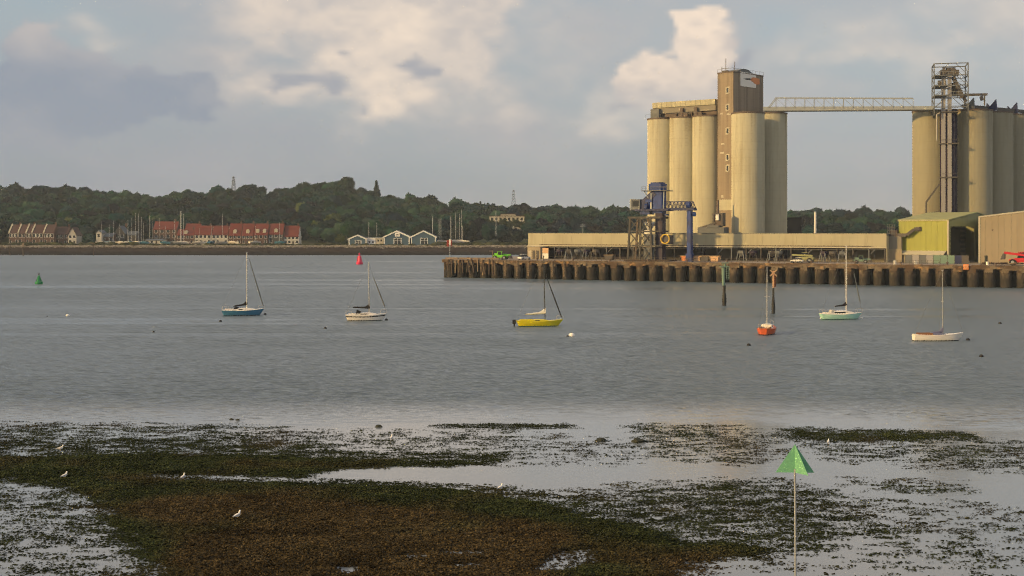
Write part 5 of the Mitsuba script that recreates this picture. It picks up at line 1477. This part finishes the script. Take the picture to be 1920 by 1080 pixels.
    for sd in (-1, 1):
        bb = station(min(.9, t))[2] * .9
        rig.tube((mx - .15, sd * bb, sh), (mx + tilt * mz * .55, sd * .42, mz * .56), .012, .012, 4).tube((mx + tilt * mz * .55, sd * .42, mz * .56), top, .012, .012, 4)
    rig.tube((-L / 2 + .1, 0, station(0)[3]), top, .012, .012, 4)
    if not furl:
        rig.tube((L / 2 - .1, 0, station(1)[3]), top - [0, 0, .3], .012, .012, 4)
    part(k, 'rigging', rig, 'rope_grey', fr)
    if furl:
        (fx0, fy0), (fx1, fy1) = furl
        a = np.array([xi(fx0), 0, zi(fy0)]); b_ = np.array([xi(fx1), 0, zi(fy1)])
        rings = []
        part(k, 'furled_sail', MB().tube(b_, b_ * .6 + a * .4, .085, .10, 8).tube(b_ * .6 + a * .4, a, .10, .045, 8), furlm, fr, smooth=40)
        part(k, 'forestay', MB().tube((L / 2 - .12, 0, station(1)[3]), b_, .02, .02, 5).tube(a, top, .012, .012, 4), 'rope_grey', fr)
    if boom:
        xs, zs = xi(cover_px[0]), zi(cover_py[0])
        part(k, 'boom', MB().tube((mx - .05, 0, zi(cover_py[1])), (xs, 0, zs), .05, .045, 8), mastm, fr)
        ring = []
        for u in np.linspace(0, 1, 9):
            xx = mx + .10 + (xs - mx - .10) * u
            hh = (.10 + .62 * max(0, 1 - u * 3.2) ** 1.2 + .14 * (1 - u)) * (.4 if u > .97 else 1)
            zz0 = zi(cover_py[1]) + (zs - zi(cover_py[1])) * u - .02
            ring.append([(xx, -.10, zz0 + .02), (xx, -.05, zz0 + hh * .7), (xx, 0, zz0 + hh), (xx, .05, zz0 + hh * .7), (xx, .10, zz0 + .02), (xx, 0, zz0 - .1)])
        part(k, 'sail_cover', MB().loft(ring, closed=True), cover, fr, smooth=50)
    if hood:
        x, xw, b, sh = station(c0)
        h = hood[1]
        part(k, 'sprayhood', MB().loft([[(x - .5 * (1 - u) - .1, -b * .6, sh + .1), (x - .35 * (1 - u) + .3 * u, -b * .5, sh + ch + h * (1 - .6 * u)), (x - .35 * (1 - u) + .3 * u, b * .5, sh + ch + h * (1 - .6 * u)), (x - .5 * (1 - u) - .1, b * .6, sh + .1)] for u in (0, .5, 1)], closed=True), hood[0], fr)
    if pulpit:
        xb, _, bb, sb = station(.86); xe, _, be, se = station(1.0)
        pb_ = MB()
        for sd in (-1, 1):
            pb_.tube((xb, sd * bb * .9, sb), (xb, sd * bb * .9, sb + .6), .016, .016, 5).tube((xb, sd * bb * .9, sb + .6), (xe + .05, 0, se + .62), .016, .016, 5)
        pb_.tube((xe, 0, se), (xe + .05, 0, se + .62), .016, .016, 5)
        part(k, 'pulpit', pb_, 'mast_alloy', fr)
    if stern_rail:
        x0_, _, b0, s0_ = station(.02); x1_, _, b1, s1_ = station(.16)
        sr = MB()
        for sd in (-1, 1):
            sr.tube((x0_, sd * b0 * .9, s0_), (x0_, sd * b0 * .9, s0_ + .6), .016, .016, 5).tube((x1_, sd * b1 * .9, s1_), (x1_, sd * b1 * .9, s1_ + .6), .016, .016, 5).tube((x0_, sd * b0 * .9, s0_ + .6), (x1_, sd * b1 * .9, s1_ + .6), .016, .016, 5)
        sr.tube((x0_, -b0 * .9, s0_ + .6), (x0_, b0 * .9, s0_ + .6), .016, .016, 5)
        part(k, 'stern_rail', sr, 'mast_alloy', fr)
    if outboard:
        x0_, _, b0, s0_ = station(0)
        part(k, 'outboard_motor', MB().b(x0_ - .55, x0_ - .08, -.22, .22, s0_ * .45, s0_ * .45 + .6).b(x0_ - .38, x0_ - .2, -.1, .1, -.3, s0_ * .45), 'pile_black', fr)
    return k


yacht('blue hulled yacht with a white cabin and black sail cover', 417, 494, 591.5, 462.5, 474, 'blue_hull', rz=.20, free=.92, mastm='mast_white', cover='black_fabric', cover_px=(438, 462), cover_py=(573.5, 571), furl=((466, 483), (492, 574)), cabin=(.36, .78, .40), windows=1, hood=('black_fabric', .28), beam=.31, mast_r=.085)
yacht('white yacht with black hull stripes and a black sprayhood', 648, 724, 601, 692.5, 492, 'cream_gelcoat', rz=.14, free=.92, stripe=(.62, .82, 'dark_boot'), mastm='mast_alloy', cover='black_fabric', cover_px=(662, 692), cover_py=(575.5, 578), furl=((700, 520), (721, 575)), furlm='rope_grey', cabin=(.34, .76, .42), windows=2, hood=('black_fabric', .42), mast_r=.08, tilt=-.012)
yacht('yellow yacht with a white sail cover and black mast', 968, 1056, 611.5, 1022, 480, 'yellow_hull', rz=.10, free=.80, mastm='mast_dark', cover='white_fabric', cover_px=(985, 1023), cover_py=(589, 587), furl=((1025, 520), (1053, 595)), furlm='mast_dark', cabin=(.38, .68, .30), cabinm='yellow_hull', deckm='yellow_hull', windows=1, outboard=True, bootm='teal_boot', mast_r=.075, tilt=-.02, stern_rail=False)
yacht('small orange hulled boat seen end on, with a white cabin', 1424, 1453, 625.5, 1438, 501, 'orange_hull', rz=1.22, L=6.2, free=.82, beam=.40, mastm='mast_alloy', cover='black_fabric', cover_px=(1437.2, 1438), cover_py=(606, 606), cabin=(.38, .70, .60), cabinm='white_paint', deckm='orange_hull', windows=1, boom=False, mast_r=.06, classic=True, name='sailing_boat', stern=.35)
yacht('mint green yacht with a row of cabin windows and white mast', 1537, 1618, 598.5, 1587, 461, 'mint_hull', rz=.12, free=.88, mastm='mast_white', cover='black_fabric', cover_px=(1565, 1588), cover_py=(574, 572), furl=((1602, 512), (1614, 567)), cabin=(.30, .80, .58), windows=4, mast_r=.085, bootm='teal_boot', hood=('deck_grey', .12))
yacht('long low white classic boat with a bluish canvas cover', 1712, 1808, 638.8, 1767, 507, 'cream_gelcoat', rz=.05, free=.80, beam=.26, mastm='mast_alloy', cover='violet_cover', cover_px=(1745, 1768), cover_py=(624, 622), cabin=(.36, .62, .30), cabinm='violet_cover', windows=0, boom=True, mast_r=.045, classic=True, pulpit=False, stern_rail=False, name='sailing_boat')
# the small floats and tenders at hulls
mooring_buoy(1615.5, 597.5, .26, 'white_gloss', 'white float under the bow of the mint green yacht')
mooring_buoy(1539.5, 597, .2, 'white_gloss', 'small white float under the stern of the mint green yacht')

# ------------------------------------------------------------------ weed-covered flat in the near water
WX0, WX1, WY0, WY1, CELL = -46.0, 46.0, 28.0, 104.0, .2
gw, gh = int((WX1 - WX0) / CELL) + 1, int((WY1 - WY0) / CELL) + 1
RX, RY = np.meshgrid(WX0 + np.arange(gw) * CELL, WY0 + np.arange(gh) * CELL)


def region(pts):
    return sg.Polygon([tuple(ground(px, py)[:2]) for px, py in pts]).buffer(0)


def raster(pts, soft):
    m_ = shapely.contains_xy(region(pts), RX.ravel(), RY.ravel()).reshape(RX.shape).astype(float)
    return gaussian_filter(m_, soft / CELL)


dens = np.zeros_like(RX)
for pts, val, soft in [
    # thick beds of weed
    ([(-400, 856), (0, 855), (250, 851), (480, 853), (640, 859), (900, 866), (960, 872), (700, 876), (600, 886), (560, 897), (330, 892), (200, 890), (330, 898), (560, 904), (700, 907), (900, 920), (1050, 945), (1110, 968), (1240, 992), (1290, 1016), (1400, 1020), (1500, 1030), (1400, 1048), (1330, 1050), (1285, 1085), (1250, 1260), (330, 1300), (290, 1090), (245, 1040), (215, 1000), (170, 962), (195, 944), (110, 916), (0, 899), (-400, 895)], 1.08, .65),
    # looser weed
    ([(-300, 826), (250, 822), (640, 832), (640, 858), (-300, 856)], .55, .8),
    ([(-300, 793), (420, 796), (640, 812), (640, 832), (-300, 826)], .30, .8),
    ([(150, 824), (430, 818), (640, 832), (500, 850), (200, 846)], .55, .5),
    ([(640, 806), (1000, 812), (1180, 830), (1180, 870), (640, 862)], .17, 1.0),
    ([(600, 845), (930, 850), (960, 868), (640, 864)], .62, .3),
    ([(820, 796), (1060, 795), (1080, 803), (830, 805)], .55, .3),
    ([(1190, 796), (1420, 800), (1480, 850), (1380, 872), (1200, 850)], .25, .7),
    ([(1180, 796), (1230, 796), (1240, 812), (1180, 812)], .5, .5),
    ([(1460, 804), (1640, 806), (1830, 814), (1830, 824), (1620, 830), (1480, 826)], .74, .6),
    ([(1500, 826), (1920, 828), (2100, 850), (2100, 884), (1750, 882), (1560, 862)], .22, .8),
    ([(1700, 842), (2100, 846), (2100, 862), (1720, 862)], .36, .6),
    ([(1580, 898), (1800, 905), (1810, 925), (1650, 922)], .32, .6),
    ([(1060, 930), (1240, 915), (1420, 900), (1580, 930), (1640, 975), (1560, 1020), (1330, 1018), (1240, 992), (1110, 966)], .50, 1.2),
    ([(1200, 925), (1400, 940), (1440, 1010), (1300, 1012), (1200, 985), (1120, 960)], .60, .8),
    ([(1560, 920), (1920, 960), (2100, 990), (2100, 1060), (1700, 1050), (1560, 1010)], .17, 1.0),
    ([(1600, 975), (1760, 985), (1750, 1010), (1600, 1000)], .36, .6),
    ([(-300, 900), (0, 900), (130, 925), (170, 965), (220, 1010), (250, 1060), (270, 1100), (-300, 1100)], .24, .8),
    ([(80, 915), (190, 948), (170, 965), (220, 1005), (160, 1010), (60, 945)], .52, .6),
    ([(30, 985), (140, 1010), (120, 1030), (20, 1015)], .45, .6),
    ([(560, 895), (930, 912), (1100, 935), (1130, 960), (900, 925), (600, 906)], .6, .4),
    ([(1380, 1018), (1580, 1020), (1530, 1040), (1430, 1050)], .55, .5),
    ([(1420, 1050), (2000, 1050), (2000, 1300), (1400, 1300)], .06, 1.0),
]:
    r_ = raster(pts, soft)
    dens = np.maximum(dens, r_ * val)
for pts, val, soft in [      # pools left standing in the bed
    ([(575, 897), (640, 881), (760, 877), (960, 876), (1180, 888), (1200, 898), (900, 902), (700, 894)], 1.0, .25),
    ([(330, 892), (420, 892), (570, 898), (560, 901), (420, 898)], .75, .12),
    ([(1040, 1040), (1110, 1030), (1120, 1050), (1060, 1070), (1010, 1068)], .75, .3),
    ([(830, 1036), (900, 1036), (900, 1041), (830, 1041)], .6, .15),
    ([(630, 1062), (680, 1062), (670, 1076), (640, 1078)], .6, .15),
    ([(840, 1060), (900, 1056), (900, 1064), (845, 1066)], .6, .15),
    ([(760, 1040), (800, 1038), (800, 1046), (760, 1047)], .5, .12),
]:
    dens = dens * (1 - np.clip(raster(pts, soft) * 1.25, 0, 1) * val)
nz = meshkit.fbm(np.stack([RX * .8, RY * .8, RX * 0], -1), 4, 3)
nzf = meshkit.fbm(np.stack([RX * 2.4, RY * 2.4, RX * 0], -1), 3, 6)
bed = np.clip((dens + (nz - .5) * .55 + (nzf - .5) * .35 - .80) / .25, 0, 1)      # 0 water .. 1 full bed
height = -.10 + .17 * bed + .05 * (nzf - .5) * bed + .08 * np.clip(dens - .8, 0, 1) * nz


def sample(field, X, Y):
    return map_coordinates(field, [(np.asarray(Y) - WY0) / CELL, (np.asarray(X) - WX0) / CELL], order=1, mode='nearest')


def weed_colour(X, Y, q):
    """green algae along the channel side, brown wrack higher on the bed"""
    brown = sample(BROWN, X, Y) + (meshkit.fbm(np.stack([np.asarray(X) * .25, np.asarray(Y) * .25, np.asarray(X) * 0], -1), 3, 14) - .5) * 1.5
    brown = np.clip(brown * 1.4, 0, 1)[:, None]
    g_ = np.array([.033, .042, .019]); b_ = np.array([.056, .043, .023])
    return (g_ * (1 - brown) + b_ * brown) * q.uniform(.45, 1.6, (len(X), 1)) * (.45 + 1.1 * meshkit.fbm(np.stack([np.asarray(X) * .45, np.asarray(Y) * .8, np.asarray(X) * 0], -1), 3, 23))[:, None]


BROWN = gaussian_filter(np.maximum(raster([(300, 940), (600, 935), (760, 960), (900, 1000), (1080, 1040), (1000, 1300), (300, 1300), (330, 1010), (240, 965)], .5), np.maximum(.8 * raster([(1180, 1028), (1420, 1030), (1400, 1050), (1290, 1300), (1100, 1300)], .5), .35 * raster([(700, 950), (1200, 1000), (1200, 1300), (900, 1300)], .5))), 1.0 / CELL)
idx = (np.arange(gh - 1)[:, None] * gw + np.arange(gw - 1)[None]).ravel()
Vm = np.stack([RX, RY, height], -1).reshape(-1, 3)
Fm = np.vstack([np.stack([idx, idx + 1, idx + gw + 1], 1), np.stack([idx, idx + gw + 1, idx + gw], 1)])
Fm = Fm[(Vm[Fm][:, :, 2] > -.075).any(1)]
used = np.unique(Fm); remap = np.zeros(len(Vm), int); remap[used] = np.arange(len(used))
Vm2 = Vm[used]
cm = np.clip(weed_colour(Vm2[:, 0], Vm2[:, 1], np.random.default_rng(3)) * .55 + .004, .003, .2)
own(thing('mudflat', kind='structure'), (Vm2, remap[Fm]), 'vertex_leaf', color=cm, smooth=True)

def fronds(count, seed, lo, hi, size, flat, maxz, patch=None):
    """tufts of short bent blades, each blade two triangles; density follows the beds"""
    q = np.random.default_rng(seed)
    X = q.uniform(WX0 + 1, WX1 - 1, count * 9); Y = q.uniform(WY0 + 4, WY1 - 2, count * 9)
    inview = np.abs(X) < Y * (990 / FPX) + 1
    X, Y = X[inview], Y[inview]
    d = sample(dens, X, Y); n1 = sample(nz if patch is None else patch, X, Y); b = sample(bed, X, Y)
    pr = np.clip(lo(d, n1, b), 0, 1)
    keep = q.random(len(X)) < pr
    sel = q.permutation(int(keep.sum()))[:count]; X, Y = X[keep][sel], Y[keep][sel]
    z = np.maximum(sample(height, X, Y), 0.0)
    col = weed_colour(X, Y, q)
    K = 5
    n = len(X)
    ang = q.uniform(0, 2 * math.pi, (n, K)); Ln = q.uniform(.5, 1.35, (n, K)) * size * q.uniform(.6, 1.5, (n, 1)); wd = Ln * q.uniform(.22, .5, (n, K))
    up = q.uniform(.0, 1.0, (n, K)) * maxz
    c, s_ = np.cos(ang), np.sin(ang)
    root = np.stack([X[:, None] + q.normal(0, size * (.8 if patch is None else 1.7), (n, K)), Y[:, None] + q.normal(0, size * (.45 if patch is None else .35), (n, K)), np.broadcast_to(z[:, None], (n, K)) + .006], -1)
    dirv = np.stack([c, s_, c * 0], -1); side = np.stack([-s_, c, c * 0], -1)
    mid = root + dirv * (Ln * .55)[..., None] + np.array([0, 0, 1]) * up[..., None]
    tip = root + dirv * Ln[..., None] + np.array([0, 0, 1]) * (up * flat)[..., None]
    a = mid + side * wd[..., None]; b2 = mid - side * wd[..., None]
    v = np.stack([root, a, b2, tip], 2).reshape(-1, 3)
    m_ = np.arange(n * K) * 4
    f = np.vstack([np.stack([m_, m_ + 2, m_ + 1], 1), np.stack([m_ + 1, m_ + 2, m_ + 3], 1)])
    cc = np.clip(np.repeat(col, K * 4, 0) * np.repeat(q.uniform(.7, 1.3, (n * K, 1)), 4, 0), .002, .25)
    return (v, f), cc


m_, c_ = fronds(52000, 21, lambda d, n1, b: (b > .35) * 1.0, None, .13, .3, .10)
own(thing('seaweed_bed', 'thick bed of green and brown seaweed covering the near flat', 'seaweed', kind='stuff'), m_, 'vertex_leaf', color=c_)
NZF = meshkit.fbm(np.stack([RX * 1.1, RY * 1.9, RX * 0 + 4], -1), 3, 16)
m_, c_ = fronds(75000, 22, lambda d, n1, b: (b <= .6) * (d > .02) * np.clip(d * .66 + (n1 - .5) * (.45 + d * .9), 0, 1) ** 1.2, None, .13, .3, .05, NZF)
own(thing('floating_weed', 'loose scattered clumps of weed breaking the shallow water around the bed', 'seaweed', kind='stuff'), m_, 'vertex_leaf', color=np.clip(c_ * .75, .002, .2))

# a few stones standing in the shallows
for (px, py, r, lab) in [(1197, 829, .33, 'largest dark weedy stone alone in the shallows'), (710, 801, .2, 'dark stone at the outer edge of the shallows, off the middle yachts'), (434, 787, .12, 'first of two small dark stones beyond the weed'), (446, 788, .12, 'second of two small dark stones beyond the weed'), (1126, 827, .28, 'flat dark stone beside the largest weedy stone')]:
    g = ground(px, py)
    k = thing('shore_stone', lab, 'stone')
    v, f = stone_cloud(np.array([g + [0, 0, r * .15]]), np.array([r]), int(px), 2)
    m0 = trimesh.smoothing.filter_taubin(trimesh.Trimesh(v, f, process=False), iterations=4)
    scene[k] = mikit.ply(m0, 'stone_dark', smooth=30)


# ------------------------------------------------------------------ gulls
def hull_of(*balls):
    ms = []
    for c, r in balls:
        s_ = m3.Manifold.sphere(r, 16)
        ms.append(s_.translate(c))
    return m3.Manifold.batch_hull(ms)


def gull(px, py, label, rz, h=.40, crouch=False):
    g = ground(px, py)
    z0 = max(float(sample(height, [g[0]], [g[1]])[0]), -.03)
    fr = Frame((g[0], g[1], z0), rz)
    s_ = h / .40
    k = thing('gull', label, 'gull')
    low = -.05 if crouch else 0
    body = hull_of(((-.14, 0, .17), .045), ((0, 0, .18), .085), ((.10, 0, .21), .065))
    neck = hull_of(((.10, 0, .23), .05), ((.15, 0, .32), .035))
    head = hull_of(((.155, 0, .345), .042), ((.19, 0, .34), .028))
    tail = hull_of(((-.14, 0, .17), .035), ((-.25, 0, .155), .012))
    b = (body + neck + head + tail).refine_to_length(.02)
    mm = b.to_mesh(); tm = trimesh.Trimesh(mm.vert_properties[:, :3], mm.tri_verts)
    tm = trimesh.smoothing.filter_taubin(tm, iterations=6)
    tm.vertices = tm.vertices * s_ + [0, 0, low * s_]
    part(k, 'body', MB().add(tm.vertices, tm.faces), 'gull_white', fr, smooth=True)
    for sd in (-1, 1):
        w = hull_of(((.07, sd * .065, .215), .03), ((-.10, sd * .06, .20), .028), ((-.27, sd * .02, .175), .008)).to_mesh()
        part(k, 'wing', MB().add(w.vert_properties[:, :3] * s_ + [0, 0, low * s_], w.tri_verts), 'gull_grey', fr, smooth=50)
        part(k, 'leg', MB().tube((0.01 * s_, sd * .03 * s_, -.02), (.0, sd * .03 * s_, (.12 + low) * s_), .007, .007, 5).b(0, .05 * s_, sd * .03 * s_ - .015, sd * .03 * s_ + .015, -.005, .005), 'bill_yellow', fr)
    bl = hull_of(((.20, 0, .338), .014), ((.255, 0, .328), .006)).to_mesh()
    part(k, 'bill', MB().add(bl.vert_properties[:, :3] * s_ + [0, 0, low * s_], bl.tri_verts), 'bill_yellow', fr)


gull(113, 845, 'gull turned sideways at the outer rim of the weed bed', .25, .42)
gull(121, 899, 'upright gull on the green weed below the sideways gull', 1.1, .42)
gull(343, 899, 'gull beside the thin strip of water in the green weed', 1.3, .40)
gull(445, 977, 'closest gull, standing on brown weed', 1.0, .44)
gull(734, 825, 'gull standing in sparse shallows off the striped white yacht', 1.4, .42)
gull(938, 919, 'gull at the rim of the calm pool', .9, .40)
gull(1553, 832, 'small gull at the dark weed streak beyond the green marker', 1.2, .36)

# ------------------------------------------------------------------ green daymark on its pole
YB = 36.0
c = at(1490.5, 0, YB); fr = Frame((c[0], c[1], 0))
zt, zb = EYE - (833 - HOR) / FPX * YB, EYE - (886 - HOR) / FPX * YB
k = thing('daymark', 'green triangular daymark of crossed plates on a thin grey pole', 'marker')
part(k, 'pole', MB().tube((.045, .0, -1.2), (0, 0, zb + .1), .036, .031, 12), 'beacon_pole', fr, smooth=40)
hw = .54
def plate(ang, off=0.0):
    d_ = np.array([math.cos(ang), math.sin(ang), 0]); n_ = np.array([-math.sin(ang), math.cos(ang), 0]) * .006
    P_ = [np.array([0, 0, zt]), d_ * hw + [0, 0, zb], -d_ * hw + [0, 0, zb]]
    v = np.array([p_ + n_ for p_ in P_] + [p_ - n_ for p_ in P_])
    return MB().add(v, [[0, 1, 2], [3, 5, 4], [0, 3, 4], [0, 4, 1], [1, 4, 5], [1, 5, 2], [2, 5, 3], [2, 3, 0]])
part(k, 'plate', plate(math.radians(-4)), 'beacon_green', fr)
part(k, 'plate', plate(math.radians(-60)), 'beacon_green', fr)
